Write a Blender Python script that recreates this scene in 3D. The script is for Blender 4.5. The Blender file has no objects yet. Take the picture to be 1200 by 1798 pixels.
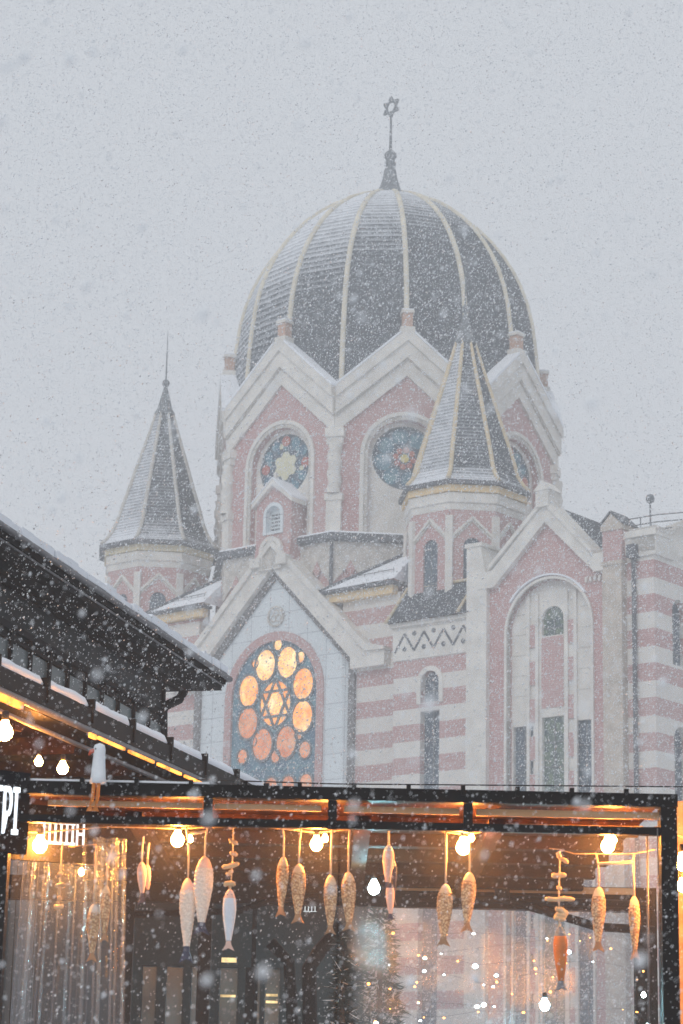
import bpy, math, random
import numpy as np
from mathutils import Vector, Matrix
from mathutils.geometry import tessellate_polygon
from math import sin, cos, radians, pi
random.seed(7); rng = np.random.default_rng(7)
scene = bpy.context.scene
COL = scene.collection

# ---------------------------------------------------------------- camera
F = 4130.0; P = radians(14.9); R = radians(1.2)
fwd = Vector((0, cos(P), sin(P))); up0 = Vector((0, -sin(P), cos(P))); r0 = Vector((1, 0, 0))
rgt = r0*cos(R) + up0*sin(R); upv = up0*cos(R) - r0*sin(R)
CAM = Vector((0, 0, 1.6))
cd = bpy.data.cameras.new('camera'); cam = bpy.data.objects.new('camera', cd); COL.objects.link(cam)
M = Matrix((rgt, upv, -fwd)).transposed().to_4x4(); M.translation = CAM
cam.matrix_world = M
cd.sensor_fit = 'HORIZONTAL'; cd.sensor_width = 24.0; cd.lens = F/1200*24.0
cd.clip_start = 0.1; cd.clip_end = 3000
cd.dof.use_dof = True; cd.dof.focus_distance = 16.0; cd.dof.aperture_fstop = 11.0
scene.camera = cam
def ray(x, y): return fwd*F + rgt*(x-600) - upv*(y-899)
def at(x, y, Y):
    d = ray(x, y); return CAM + d*(Y/d.y)
def onz(x, y, z):
    d = ray(x, y); return CAM + d*((z-1.6)/d.z)

# ---------------------------------------------------------------- world, sun, exposure
w = bpy.data.worlds.new('World'); scene.world = w; w.use_nodes = True
nt = w.node_tree; nt.nodes.clear()
wo = nt.nodes.new('ShaderNodeOutputWorld'); bg = nt.nodes.new('ShaderNodeBackground'); bg.inputs[1].default_value = 0.1
sk = nt.nodes.new('ShaderNodeTexSky'); sk.sky_type = 'NISHITA'; sk.sun_disc = False
sk.sun_elevation = radians(38); sk.sun_rotation = radians(-150)
mx = nt.nodes.new('ShaderNodeMix'); mx.data_type = 'RGBA'; mx.inputs[0].default_value = 0.93
mx.inputs[7].default_value = (6.7, 7.0, 7.4, 1)          # the even grey of a snow cloud
nt.links.new(sk.outputs[0], mx.inputs[6]); nt.links.new(mx.outputs[2], bg.inputs[0]); nt.links.new(bg.outputs[0], wo.inputs[0])
sd = bpy.data.lights.new('sun', 'SUN'); sd.energy = 0.9; sd.angle = radians(25); sd.color = (1, .97, .93)
so = bpy.data.objects.new('sun', sd); COL.objects.link(so)
so.rotation_euler = (radians(52), 0, radians(-30))
scene.view_settings.view_transform = 'Standard'; scene.view_settings.look = 'None'
scene.view_settings.exposure = 0.0; scene.view_settings.gamma = 1
scene.render.engine = 'CYCLES'
scene.cycles.volume_bounces = 1; scene.cycles.transparent_max_bounces = 24
scene.cycles.max_bounces = 8

# ---------------------------------------------------------------- mesh helpers
class MB:
    def __init__(s): s.v = []; s.f = []; s.m = []; s.sm = []; s.uv = {}
    def vert(s, p): s.v.append(tuple(p)); return len(s.v)-1
    def face(s, idx, mat=0, smooth=False, uv=None):
        s.f.append(tuple(idx)); s.m.append(mat); s.sm.append(smooth)
        if uv: s.uv[len(s.f)-1] = uv
    def box(s, x0, x1, y0, y1, z0, z1, mat=0, fr=None):
        fr = fr or (lambda x, y, z: (x, y, z))
        ps = [(x, y, z) for z in (z0, z1) for y in (y0, y1) for x in (x0, x1)]
        i = [s.vert(fr(*p)) for p in ps]
        for q in ((0,2,3,1),(4,5,7,6),(0,1,5,4),(2,6,7,3),(0,4,6,2),(1,3,7,5)): s.face([i[k] for k in q], mat)
    def plate(s, fr, outer, holes=(), d0=0., d1=.1, mat=0, side=None):
        """polygon (with holes) in (a,z), extruded in depth d0..d1; fr maps (a,d,z)"""
        loops = [list(outer)] + [list(h) for h in holes]
        tri = tessellate_polygon([[Vector((a, z, 0)) for a, z in l] for l in loops])
        flat = [p for l in loops for p in l]
        A = [s.vert(fr(a, d1, z)) for a, z in flat]; B = [s.vert(fr(a, d0, z)) for a, z in flat]
        for t in tri:
            p, q, r_ = [flat[k] for k in t]
            ar = (q[0]-p[0])*(r_[1]-p[1])-(q[1]-p[1])*(r_[0]-p[0])
            if ar < 0: t = (t[0], t[2], t[1])
            s.face([A[k] for k in t], mat); s.face([B[k] for k in reversed(t)], mat)
        o = 0
        for l in loops:
            n = len(l)
            for k in range(n):
                k2 = (k+1) % n
                s.face((A[o+k], B[o+k], B[o+k2], A[o+k2]), mat if side is None else side)
            o += n
    def tube(s, pts, r, n=6, mat=0, smooth=True, caps=True):
        pts = [Vector(p) for p in pts]; rs = r if hasattr(r, '__len__') else [r]*len(pts)
        rings = []; ref = None
        for i, p in enumerate(pts):
            t = (pts[min(i+1, len(pts)-1)] - pts[max(i-1, 0)]).normalized()
            if ref is None: ref = Vector((0, 0, 1)) if abs(t.z) < .9 else Vector((1, 0, 0))
            a = (ref - t*ref.dot(t)).normalized(); b = t.cross(a); ref = a
            rings.append([s.vert(p + (a*cos(2*pi*k/n)+b*sin(2*pi*k/n))*rs[i]) for k in range(n)])
        for i in range(len(rings)-1):
            for k in range(n):
                s.face((rings[i][k], rings[i][(k+1)%n], rings[i+1][(k+1)%n], rings[i+1][k]), mat, smooth)
        if caps: s.face(rings[0][::-1], mat); s.face(rings[-1], mat)
    def lathe(s, prof, n=16, phase=0., c=(0, 0), mat=0, smooth=False, usc=1., cap=True):
        rings = []; L = [0.]
        for i in range(1, len(prof)): L.append(L[-1]+math.hypot(prof[i][0]-prof[i-1][0], prof[i][1]-prof[i-1][1]))
        for r, z in prof:
            rings.append([s.vert((c[0]+r*sin(phase+2*pi*k/n), c[1]-r*cos(phase+2*pi*k/n), z)) for k in range(n)])
        for i in range(len(rings)-1):
            for k in range(n):
                k2 = (k+1) % n
                s.face((rings[i][k], rings[i][k2], rings[i+1][k2], rings[i+1][k]), mat, smooth,
                       [(k*usc, L[i]), ((k+1)*usc, L[i]), ((k+1)*usc, L[i+1]), (k*usc, L[i+1])])
        if cap: s.face(rings[0][::-1], mat); s.face(rings[-1], mat)
    def poly(s, pts, mat=0): s.face([s.vert(p) for p in pts], mat)
    def disc(s, fr, a, z, r, d0, d1, n=20, mat=0, ry=None, rin=None):
        ry = ry or r
        o = [(a+r*cos(2*pi*k/n), z+ry*sin(2*pi*k/n)) for k in range(n)]
        h = [] if rin is None else [[(a+rin*r*cos(2*pi*k/n), z+rin*ry*sin(2*pi*k/n)) for k in range(n)]]
        s.plate(fr, o, h, d0, d1, mat)
    def bar(s, fr, p, q, wd, d0, d1, mat=0):
        t = Vector((q[0]-p[0], q[1]-p[1])).normalized(); n = Vector((-t.y, t.x))*wd/2
        s.plate(fr, [(p[0]-n.x, p[1]-n.y), (q[0]-n.x, q[1]-n.y), (q[0]+n.x, q[1]+n.y), (p[0]+n.x, p[1]+n.y)], (), d0, d1, mat)
    def build(s, name, mats, parent=None, loc=None, rot=None):
        me = bpy.data.meshes.new(name); me.from_pydata(s.v, [], s.f)
        if not isinstance(mats, (list, tuple)): mats = [mats]
        for m in mats: me.materials.append(m)
        me.polygons.foreach_set('material_index', s.m); me.polygons.foreach_set('use_smooth', s.sm)
        if s.uv:
            ul = me.uv_layers.new(name='UVMap')
            for fi, uvs in s.uv.items():
                ls = me.polygons[fi].loop_start
                for k, u in enumerate(uvs): ul.data[ls+k].uv = u
        me.validate(); me.update()
        o = bpy.data.objects.new(name, me); COL.objects.link(o)
        if parent: o.parent = parent
        if loc is not None: o.location = loc
        if rot is not None: o.rotation_euler = rot
        return o
def thing(name, label, cat, loc=(0,0,0), rotz=0, group=None):
    o = bpy.data.objects.new(name, None); COL.objects.link(o); o.empty_display_size = .1
    o.location = loc; o.rotation_euler = (0, 0, rotz); o['label'] = label; o['category'] = cat
    if group: o['group'] = group
    return o
def tag(o, label=None, cat=None, group=None, kind=None):
    for k, v in (('label', label), ('category', cat), ('group', group), ('kind', kind)):
        if v: o[k] = v
    return o
def copy_part(o, parent, loc=None, rot=None):
    c = o.copy(); COL.objects.link(c); c.parent = parent
    if loc is not None: c.location = loc
    if rot is not None: c.rotation_euler = rot
    for ch in o.children:
        d = ch.copy(); COL.objects.link(d); d.parent = c
    return c
def FR(rot, ap, cx=0., cy=0.):
    c, s_ = cos(rot), sin(rot)
    return lambda a, d, z: (cx + a*c + (ap+d)*s_, cy + a*s_ - (ap+d)*c, z)
def arch(a0, a1, z0, zs, n=12, flat=False):
    """arched opening outline: jambs a0..a1, sill z0, springing zs"""
    r = (a1-a0)/2; c = (a0+a1)/2
    return [(a0, z0), (a1, z0)] + [(c+r*cos(pi*k/n), zs+r*sin(pi*k/n)) for k in range(n+1)]

# ---------------------------------------------------------------- materials
def newmat(name):
    m = bpy.data.materials.new(name); m.use_nodes = True
    n = m.node_tree; b = n.nodes['Principled BSDF']; return m, n, b
def N_(n, t, **kw):
    x = n.nodes.new(t)
    for k, v in kw.items(): setattr(x, k, v)
    return x
def mixc(n, fac, a, b):
    m = N_(n, 'ShaderNodeMix', data_type='RGBA')
    for i, v in ((0, fac), (6, a), (7, b)):
        if isinstance(v, (int, float)): m.inputs[i].default_value = v
        elif isinstance(v, tuple): m.inputs[i].default_value = (*v, 1)
        else: n.links.new(v, m.inputs[i])
    return m.outputs[2]
def noise(n, scale, detail=3, vec=None, rough=.5):
    t = N_(n, 'ShaderNodeTexNoise'); t.inputs['Scale'].default_value = scale; t.inputs['Detail'].default_value = detail
    t.inputs['Roughness'].default_value = rough
    if vec is None: vec = N_(n, 'ShaderNodeTexCoord').outputs['Object']
    n.links.new(vec, t.inputs['Vector']); return t.outputs[0]
def ramp(n, fac, p0, p1, v0=0., v1=1.):
    r = N_(n, 'ShaderNodeMapRange'); r.clamp = True
    for i, v in ((1, p0), (2, p1), (3, v0), (4, v1)): r.inputs[i].default_value = v
    n.links.new(fac, r.inputs[0]); return r.outputs[0]
def math_(n, op, a, b=0.):
    m = N_(n, 'ShaderNodeMath', operation=op)
    for i, v in ((0, a), (1, b)):
        if isinstance(v, (int, float)): m.inputs[i].default_value = v
        else: n.links.new(v, m.inputs[i])
    return m.outputs[0]
def bump(n, b, h, strength=.3, dist=.02):
    x = N_(n, 'ShaderNodeBump'); x.inputs['Strength'].default_value = strength; x.inputs['Distance'].default_value = dist
    n.links.new(h, x.inputs['Height']); n.links.new(x.outputs[0], b.inputs['Normal'])
def simple(name, col, rough=.7, var=.15, scale=6, metal=0., bmp=.15, spec=.3, detail=4):
    m, n, b = newmat(name)
    f = noise(n, scale, detail)
    c = mixc(n, ramp(n, f, .3, .7), tuple(x*(1-var) for x in col), tuple(min(1, x*(1+var)) for x in col))
    n.links.new(c, b.inputs['Base Color']); b.inputs['Roughness'].default_value = rough
    b.inputs['Metallic'].default_value = metal; b.inputs['Specular IOR Level'].default_value = spec
    if bmp: bump(n, b, f, bmp, .01)
    return m
def emit(name, col, st, scale=None, lo=.3):
    m, n, b = newmat(name); b.inputs['Base Color'].default_value = (*[c*.5 for c in col], 1)
    b.inputs['Emission Color'].default_value = (*col, 1); b.inputs['Emission Strength'].default_value = st
    if scale:
        f = ramp(n, noise(n, scale, 3), .35, .65, lo*st, st); n.links.new(f, b.inputs['Emission Strength'])
    return m
def brickmat(name, c1, c2, mortar, bands=False, cream=(.72,.69,.645)):
    m, n, b = newmat(name)
    tc = N_(n, 'ShaderNodeTexCoord'); sp = N_(n, 'ShaderNodeSeparateXYZ'); n.links.new(tc.outputs['Object'], sp.inputs[0])
    cb = N_(n, 'ShaderNodeCombineXYZ'); n.links.new(math_(n, 'ADD', sp.outputs[0], sp.outputs[1]), cb.inputs[0]); n.links.new(sp.outputs[2], cb.inputs[1])
    br = N_(n, 'ShaderNodeTexBrick'); n.links.new(cb.outputs[0], br.inputs['Vector'])
    br.inputs['Scale'].default_value = 1; br.inputs['Brick Width'].default_value = .26; br.inputs['Row Height'].default_value = .085
    br.inputs['Mortar Size'].default_value = .008; br.inputs['Color1'].default_value = (*c1, 1); br.inputs['Color2'].default_value = (*c2, 1); br.inputs['Mortar'].default_value = (*mortar, 1)
    col = br.outputs['Color']
    if bands:
        z = math_(n, 'SUBTRACT', sp.outputs[2], 20.08-.68)
        fr_ = math_(n, 'FRACT', math_(n, 'DIVIDE', z, 1.3))
        isp = math_(n, 'LESS_THAN', fr_, .68/1.3)
        cr = mixc(n, noise(n, 3), tuple(x*.88 for x in cream), tuple(x*1.1 for x in cream))
        col = mixc(n, isp, cr, col)
    wz = ramp(n, noise(n, .5, 5), .35, .7)
    col = mixc(n, math_(n, 'MULTIPLY', wz, .25), col, (.55, .52, .5))
    n.links.new(col, b.inputs['Base Color']); b.inputs['Roughness'].default_value = .9
    return m
def slatemat(name, base, uv=False, rowh=.16, snow=1., thr=(.30, .95)):
    m, n, b = newmat(name)
    tc = N_(n, 'ShaderNodeTexCoord')
    if uv:
        mp = N_(n, 'ShaderNodeMapping'); n.links.new(tc.outputs['UV'], mp.inputs[0]); vec = mp.outputs[0]
        sp = N_(n, 'ShaderNodeSeparateXYZ'); n.links.new(tc.outputs['UV'], sp.inputs[0]); v = sp.outputs[1]
    else:
        sp = N_(n, 'ShaderNodeSeparateXYZ'); n.links.new(tc.outputs['Object'], sp.inputs[0]); v = sp.outputs[2]
        cb = N_(n, 'ShaderNodeCombineXYZ'); n.links.new(math_(n, 'ADD', sp.outputs[0], sp.outputs[1]), cb.inputs[0]); n.links.new(v, cb.inputs[1]); vec = cb.outputs[0]
    br = N_(n, 'ShaderNodeTexBrick'); n.links.new(vec, br.inputs['Vector']); br.inputs['Scale'].default_value = 1
    br.inputs['Brick Width'].default_value = .24; br.inputs['Row Height'].default_value = rowh; br.inputs['Mortar Size'].default_value = .014
    br.inputs['Color1'].default_value = (*base, 1); br.inputs['Color2'].default_value = (*[x*1.5 for x in base], 1); br.inputs['Mortar'].default_value = (*[x*.4 for x in base], 1)
    rowf = math_(n, 'FRACT', math_(n, 'DIVIDE', v, rowh))
    ge = N_(n, 'ShaderNodeNewGeometry')
    dt = N_(n, 'ShaderNodeVectorMath', operation='DOT_PRODUCT'); dt.inputs[1].default_value = (-.42, .05, .90)
    n.links.new(ge.outputs['True Normal'], dt.inputs[0])
    a = ramp(n, dt.outputs['Value'], thr[0], thr[1], .03, .95*snow)
    nf = math_(n, 'MULTIPLY', math_(n, 'SUBTRACT', noise(n, 2.2, 5), .5), .55)
    rr = math_(n, 'MULTIPLY', math_(n, 'SUBTRACT', .5, rowf), .55)
    s_ = math_(n, 'ADD', math_(n, 'ADD', a, nf), rr)
    fac = math_(n, 'MULTIPLY', ramp(n, s_, .15, .85), ramp(n, a, .02, .25, .25, 1.))
    n.links.new(mixc(n, fac, br.outputs['Color'], (.74, .77, .82)), b.inputs['Base Color'])
    b.inputs['Roughness'].default_value = .75; b.inputs['Specular IOR Level'].default_value = .25
    return m
PINK = (.42, .215, .215)
M_brick = brickmat('pink_brick', PINK, (.50, .28, .275), (.56, .44, .42))
M_band = brickmat('banded_brick', PINK, (.50, .28, .275), (.56, .44, .42), True)
M_cream = simple('cream_stone', (.70, .675, .63), .9, .13, 1.6, bmp=.1, detail=8)
M_cream2 = simple('weathered_stone', (.54, .51, .47), .9, .25, 3.5, bmp=.1, detail=8)
def jointed(name, col, joint, w_, h_, size):
    m, n, b = newmat(name)
    tc = N_(n, 'ShaderNodeTexCoord'); sp = N_(n, 'ShaderNodeSeparateXYZ'); n.links.new(tc.outputs['Object'], sp.inputs[0])
    cb = N_(n, 'ShaderNodeCombineXYZ'); n.links.new(sp.outputs[0], cb.inputs[0]); n.links.new(sp.outputs[2], cb.inputs[1])
    br = N_(n, 'ShaderNodeTexBrick'); br.offset = 0; n.links.new(cb.outputs[0], br.inputs['Vector']); br.inputs['Scale'].default_value = 1
    br.inputs['Brick Width'].default_value = w_; br.inputs['Row Height'].default_value = h_; br.inputs['Mortar Size'].default_value = size
    br.inputs['Color1'].default_value = (*col, 1); br.inputs['Color2'].default_value = (*[c*.95 for c in col], 1); br.inputs['Mortar'].default_value = (*joint, 1)
    wz = math_(n, 'MULTIPLY', ramp(n, noise(n, .9, 7), .4, .75), .3)
    n.links.new(mixc(n, wz, br.outputs['Color'], tuple(c*.72 for c in col)), b.inputs['Base Color']); b.inputs['Roughness'].default_value = .85
    return m
M_white = jointed('white_plaster', (.70, .76, .79), (.44, .48, .52), 1.05, 1.05, .022)
M_slate = slatemat('snowy_slate_dome', (.055, .068, .085), True, .30, thr=(.24, .88))
M_slate2 = slatemat('snowy_slate_spire', (.045, .058, .075), True, .17, thr=(.0, .85))
M_slate3 = slatemat('slate_roof', (.05, .06, .075), False, .18, thr=(.85, 1.3))
M_rib = simple('gilded_rib', (.64, .53, .36), .6, .12, 3)
M_ribp = simple('pale_rib', (.54, .52, .48), .6, .12, 3)
M_ribd = simple('dome_rib', (.66, .61, .50), .6, .15, 1.2)
M_snow = simple('snow', (.82, .85, .90), .8, .05, 2.0, bmp=.4)
M_lead = simple('lead_metal', (.15, .17, .19), .5, .2, 4)
M_edge = simple('dark_flashing', (.10, .11, .13), .6, .3, 5)
M_fascia = simple('yellow_board', (.74, .56, .32), .7, .1, 3)
M_terra = simple('terracotta', (.52, .34, .26), .8, .1, 4)
def glassmat(name, c, var=(.1,.1,.1), scale=3, em=0):
    m, n, b = newmat(name)
    v = N_(n, 'ShaderNodeTexVoronoi'); v.inputs['Scale'].default_value = scale
    n.links.new(N_(n, 'ShaderNodeTexCoord').outputs['Object'], v.inputs['Vector'])
    sp = N_(n, 'ShaderNodeSeparateColor'); n.links.new(v.outputs['Color'], sp.inputs[0])
    n.links.new(mixc(n, sp.outputs[0], c, tuple(c[i]+var[i] for i in range(3))), b.inputs['Base Color'])
    b.inputs['Roughness'].default_value = .2; b.inputs['Specular IOR Level'].default_value = .5
    return m
G_dark = glassmat('dark_glass', (.05, .08, .12), (.05, .07, .08), 3)
G_blue = glassmat('blue_glass', (.05, .13, .22), (.08, .16, .14), 2.5)
G_teal = glassmat('teal_glass', (.10, .22, .30), (.10, .14, .10), 2)
G_cream = glassmat('cream_glass', (.62, .60, .42), (.1, .1, .12), 3)
G_red = glassmat('ruby_glass', (.40, .10, .10), (.1, .08, .02), 5)
G_green = glassmat('green_glass', (.05, .09, .11), (.10, .12, .03), 5)
G_yellow = glassmat('yellow_glass', (.65, .55, .15), (.1, .1, .1), 5)
def lit(name, c1, c2, c3, st):
    m, n, b = newmat(name); b.inputs['Base Color'].default_value = (*[c*.4 for c in c2], 1); b.inputs['Roughness'].default_value = .25
    f = noise(n, 2.6, 6, rough=.65); g = noise(n, 1.1, 2)
    v = N_(n, 'ShaderNodeTexVoronoi', feature='DISTANCE_TO_EDGE'); v.inputs['Scale'].default_value = 3.2; n.links.new(N_(n, 'ShaderNodeTexCoord').outputs['Object'], v.inputs['Vector'])
    c = mixc(n, ramp(n, f, .38, .66), c1, c2); c = mixc(n, ramp(n, g, .5, .68), c, c3)
    n.links.new(c, b.inputs['Emission Color']); n.links.new(math_(n, 'MULTIPLY', ramp(n, f, .3, .7, .55*st, st), ramp(n, v.outputs['Distance'], .0, .035, .35, 1)), b.inputs['Emission Strength']); return m
E_warm = lit('lit_amber_glass', (1., .26, .05), (1., .50, .14), (1., .66, .30), 1.7)
E_warm2 = lit('lit_pale_glass', (1., .40, .10), (1., .66, .26), (1., .80, .48), 1.8)
E_dim = lit('dim_amber_glass', (.8, .20, .08), (.95, .40, .20), (.8, .45, .28), .85)

# ================================================================ SYNAGOGUE
CX = at(680, 640, 104).x
syn = thing('synagogue', 'pink and cream banded domed synagogue with slate dome, star finial and lit stained glass window', 'synagogue', (CX, 104, 0), radians(-39.4))
AP = 7.36; HV = AP*math.tan(pi/8)
K = pi/4
# dome ---------------------------------------------------------------
prof = [(7.25, 31.7), (7.34, 33.0), (7.28, 34.4), (7.20, 35.8), (7.10, 36.8), (6.95, 37.9), (6.74, 38.8), (6.42, 39.7), (6.03, 40.5), (5.6, 41.2),
        (5.05, 41.95), (4.4, 42.65), (3.7, 43.25), (2.9, 43.82), (2.0, 44.32), (1.2, 44.66), (.55, 44.86)]
prof = [(q*.985, z_) for q, z_ in prof]
mb = MB(); mb.lathe(prof, 16, 0, usc=2.7); dome = mb.build('dome', M_slate, syn)
for k in range(16):
    an = k*pi/8; m2 = MB()
    m2.tube([((r+.0)*sin(an), -(r+.0)*cos(an), z) for r, z in prof[:-1]], [.13]*(len(prof)-3)+[.09, .06], 6)
    m2.build('rib', M_ribd, dome)
mb = MB(); mb.lathe([(1.0, 44.5), (.98, 44.62), (.70, 44.9), (.50, 45.25), (.36, 45.7), (.28, 46.15), (.19, 46.35), (.27, 46.42), (.27, 46.54), (.20, 46.62), (.22, 46.72), (.30, 46.84), (.30, 46.98), (.17, 47.12), (.08, 47.2)], 20, smooth=True)
mb.build('cap', M_lead, dome)
mb = MB(); mb.tube([(0, 0, 47.1), (0, 0, 48.95)], [.07, .05], 8)
S = FR(radians(-4), 0)
for q in range(2):
    pts = [(.52*sin(q*pi+k*2*pi/3), 49.42+.54*cos(q*pi+k*2*pi/3)) for k in range(3)]
    for k in range(3): mb.bar(S, pts[k], pts[(k+1)%3], .08, -.04-.003*q, .04+.003*q)
mb.build('star', M_lead, dome)
# drum faces -----------------------------------------------------------
zg, zv = 35.55, 32.8        # gable peak and valley of the outer cream edge
def i_odd(j): return j % 2 == 1
def drum_face(k):
    fr = FR(k*K, AP)
    mb = MB()
    ar = arch(-1.62, 1.62, 26.3, 29.85, 16)
    mb.plate(fr, [(-HV, 26.2), (HV, 26.2), (HV, 30.85), (0, 33.6), (-HV, 30.85)], [ar], -.5, 0)
    f = mb.build('drum_wall', M_brick, syn)
    m = MB()                                                                  # gable
    e = .03
    m.plate(fr, [(-HV-e, 30.72), (0, 33.45), (HV+e, 30.72), (HV+e, zv), (0, zg), (-HV-e, zv)], (), -.45, .12)
    m.plate(fr, [(-HV-e, 31.55), (0, 34.25), (HV+e, 31.55), (HV+e, zv+.004), (0, zg+.004), (-HV-e, zv+.004)], (), .122, .26)
    m.plate(fr, [(-HV-e, 32.3), (0, 35.0), (HV+e, 32.3), (HV+e, zv+.008), (0, zg+.008), (-HV-e, zv+.008)], (), .262, .36)
    for zz in (31.5, 32.22):
        for sg in (-1, 1): m.bar(fr, (sg*(HV+.02), zz), (sg*.02, zz+2.72), .07, .12, .19, 1)
    m.build('gable', [M_cream, M_cream2], f)
    m = MB()
    for sg in (-1, 1):
        m.plate(fr, [(sg*(HV+e), zv+.01), (sg*.3, zg-.24), (sg*.3, zg-.12), (sg*(HV+e), zv+.13)], (), -.45, .38)
    m.build('snow_cap', M_snow, f)
    m = MB()                                                                  # arched moulding round the recess
    for r_, d, mt in ((1.97, .10, 0), (1.80, .05, 1)):
        m.plate(fr, arch(-r_, r_, 26.25, 29.85, 20), [arch(-r_+.17, r_-.17, 26.26, 29.85, 20)], -.1, d, mt)
    m.build('arch_moulding', [M_cream, M_cream2], f)
    m = MB()
    m.plate(fr, arch(-1.62, 1.62, 26.3, 29.85, 20), [[(1.42*cos(2*pi*j/32), 29.85+1.42*sin(2*pi*j/32)) for j in range(32)]], -.45, -.28)
    m.build('recess_panel', M_cream, f)
    m = MB()                                                                  # rose window
    m.disc(fr, 0, 29.85, 1.46, -.44, -.36, 32, 0)
    if k % 2 == 0:
        for j in range(12):
            a_ = j*pi/6
            m.disc(fr, 1.13*cos(a_), 29.85+1.13*sin(a_), .24, -.36, -.33, 10, 1 if j % 3 else 3)
        for j in range(6):
            a_ = j*pi/3+.5
            m.disc(fr, .42*cos(a_), 29.85+.42*sin(a_), .25, -.36, -.325, 6, 2)
            m.bar(fr, (.70*cos(a_), 29.85+.70*sin(a_)), (.95*cos(a_+.15), 29.85+.95*sin(a_+.15)), .09, -.36, -.335, 4)
            m.bar(fr, (.72*cos(a_+.6), 29.85+.72*sin(a_+.6)), (1.35*cos(a_+.45), 29.85+1.35*sin(a_+.45)), .12, -.36, -.34, 1)
            m.disc(fr, .95*cos(a_+.3), 29.85+.95*sin(a_+.3), .13, -.36, -.33, 6, 2 if i_odd(j) else 4)
        m.disc(fr, 0, 29.85, .24, -.36, -.32, 6, 2)
    else:
        for j in range(8):
            a_ = j*pi/4+.2
            m.disc(fr, .98*cos(a_), 29.85+.98*sin(a_), .37, -.36, -.33, 16, 1)
            m.disc(fr, .98*cos(a_), 29.85+.98*sin(a_), .25, -.33, -.322, 12, 4)
        for j in range(8):
            a_ = j*pi/4+.6
            m.disc(fr, .38*cos(a_), 29.85+.38*sin(a_), .14, -.36, -.33, 8, 3)
        m.disc(fr, 0, 29.85, .19, -.36, -.32, 12, 5)
    m.disc(fr, 0, 29.85, 1.46, -.36, -.30, 32, 6, rin=.94)
    m.build('rose_window', [G_dark, G_blue, G_cream, G_red, G_teal, G_yellow, M_lead], f)
    m = MB()                                                                  # pinnacle
    m.box(-.22, .22, -.25, .19, zg-.4, zg+.75, 0, fr); m.box(-.28, .28, -.31, .25, zg+.75, zg+.88, 1, fr)
    m.box(-.31, .31, -.33, .28, zg-.2, zg+.10, 1, fr); m.box(-.25, .25, -.28, .22, zg+.88, zg+.94, 2, fr)
    m.build('pinnacle', [M_terra, M_cream, M_snow], f)
    m = MB()                                                                  # corner column at +HV side
    fr2 = FR(k*K+K/2, AP/cos(pi/8))
    x, y, _ = fr2(0, -.02, 0)
    m.box(-.42, .42, -.35, .14, 30.55, 30.95, 0, fr2); m.box(-.36, .36, -.3, .08, 30.25, 30.55, 0, fr2)
    m.box(-.40, .40, -.3, .12, 27.75, 28.05, 0, fr2); m.box(-.33, .33, -.3, .06, 26.25, 27.75, 0, fr2)
    nn, st = 12, 22
    rings = []
    for i in range(st+1):
        z = 28.05+2.2*i/st
        rings.append([m.vert((x+(.29+.05*cos(3*(2*pi*q/nn+i*.28)))*cos(2*pi*q/nn), y+(.29+.05*cos(3*(2*pi*q/nn+i*.28)))*sin(2*pi*q/nn), z)) for q in range(nn)])
    for i in range(st):
        for q in range(nn): m.face((rings[i][q], rings[i][(q+1)%nn], rings[i+1][(q+1)%nn], rings[i+1][q]), 0, True)
    m.build('corner_column', M_cream, f)
for k in range(-2, 6): drum_face(k)
# lower drum -----------------------------------------------------------
mb = MB(); A2 = AP-.02; R2 = A2/cos(pi/8)
mb.lathe([(R2, 10), (R2, 26.0)], 8, pi/8, mat=0)
for k in range(-2, 6):
    fr = FR(k*K, A2)
    mb.plate(fr, [(-HV, 25.0), (HV, 25.0), (HV, 26.0), (-HV, 26.0)], (), 0, .10, 1)
    n_ = 4; wd = 2*HV/n_
    tri = [(-HV, 25.0)]
    for j in range(n_):
        c = -HV+wd*(j+.5)
        mb.plate(fr, [(c-wd*.5, 25.0), (c-wd*.5, 24.1), (c, 25.0)], (), 0, .098, 1)
        mb.plate(fr, [(c+wd*.5, 24.1), (c+wd*.5, 25.0), (c, 25.0)], (), 0, .098, 1)
        mb.plate(fr, [(c-.2, 24.75), (c, 24.45), (c+.2, 24.75), (c, 25.05+.1)], (), .1, .14, 0)
mb.build('lower_drum', [M_brick, M_cream2], syn)
mb = MB()
mb.lathe([(R2+.12, 25.95), (R2+.38, 26.0), (R2+.38, 26.28), (R2-.3, 26.45)], 8, pi/8, mat=0)
led = mb.build('ledge', M_edge, syn)
mb = MB(); mb.lathe([(R2+.36, 26.285), (R2+.30, 26.37), (R2-.4, 26.50)], 8, pi/8); mb.build('snow_cap', M_snow, led)
mb = MB(); fr = FR(K/2, R2)
mb.tube([fr(0, .2, 26.0), fr(0, .2, 14)], .08, 6); mb.build('downpipe', M_edge, led)

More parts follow.
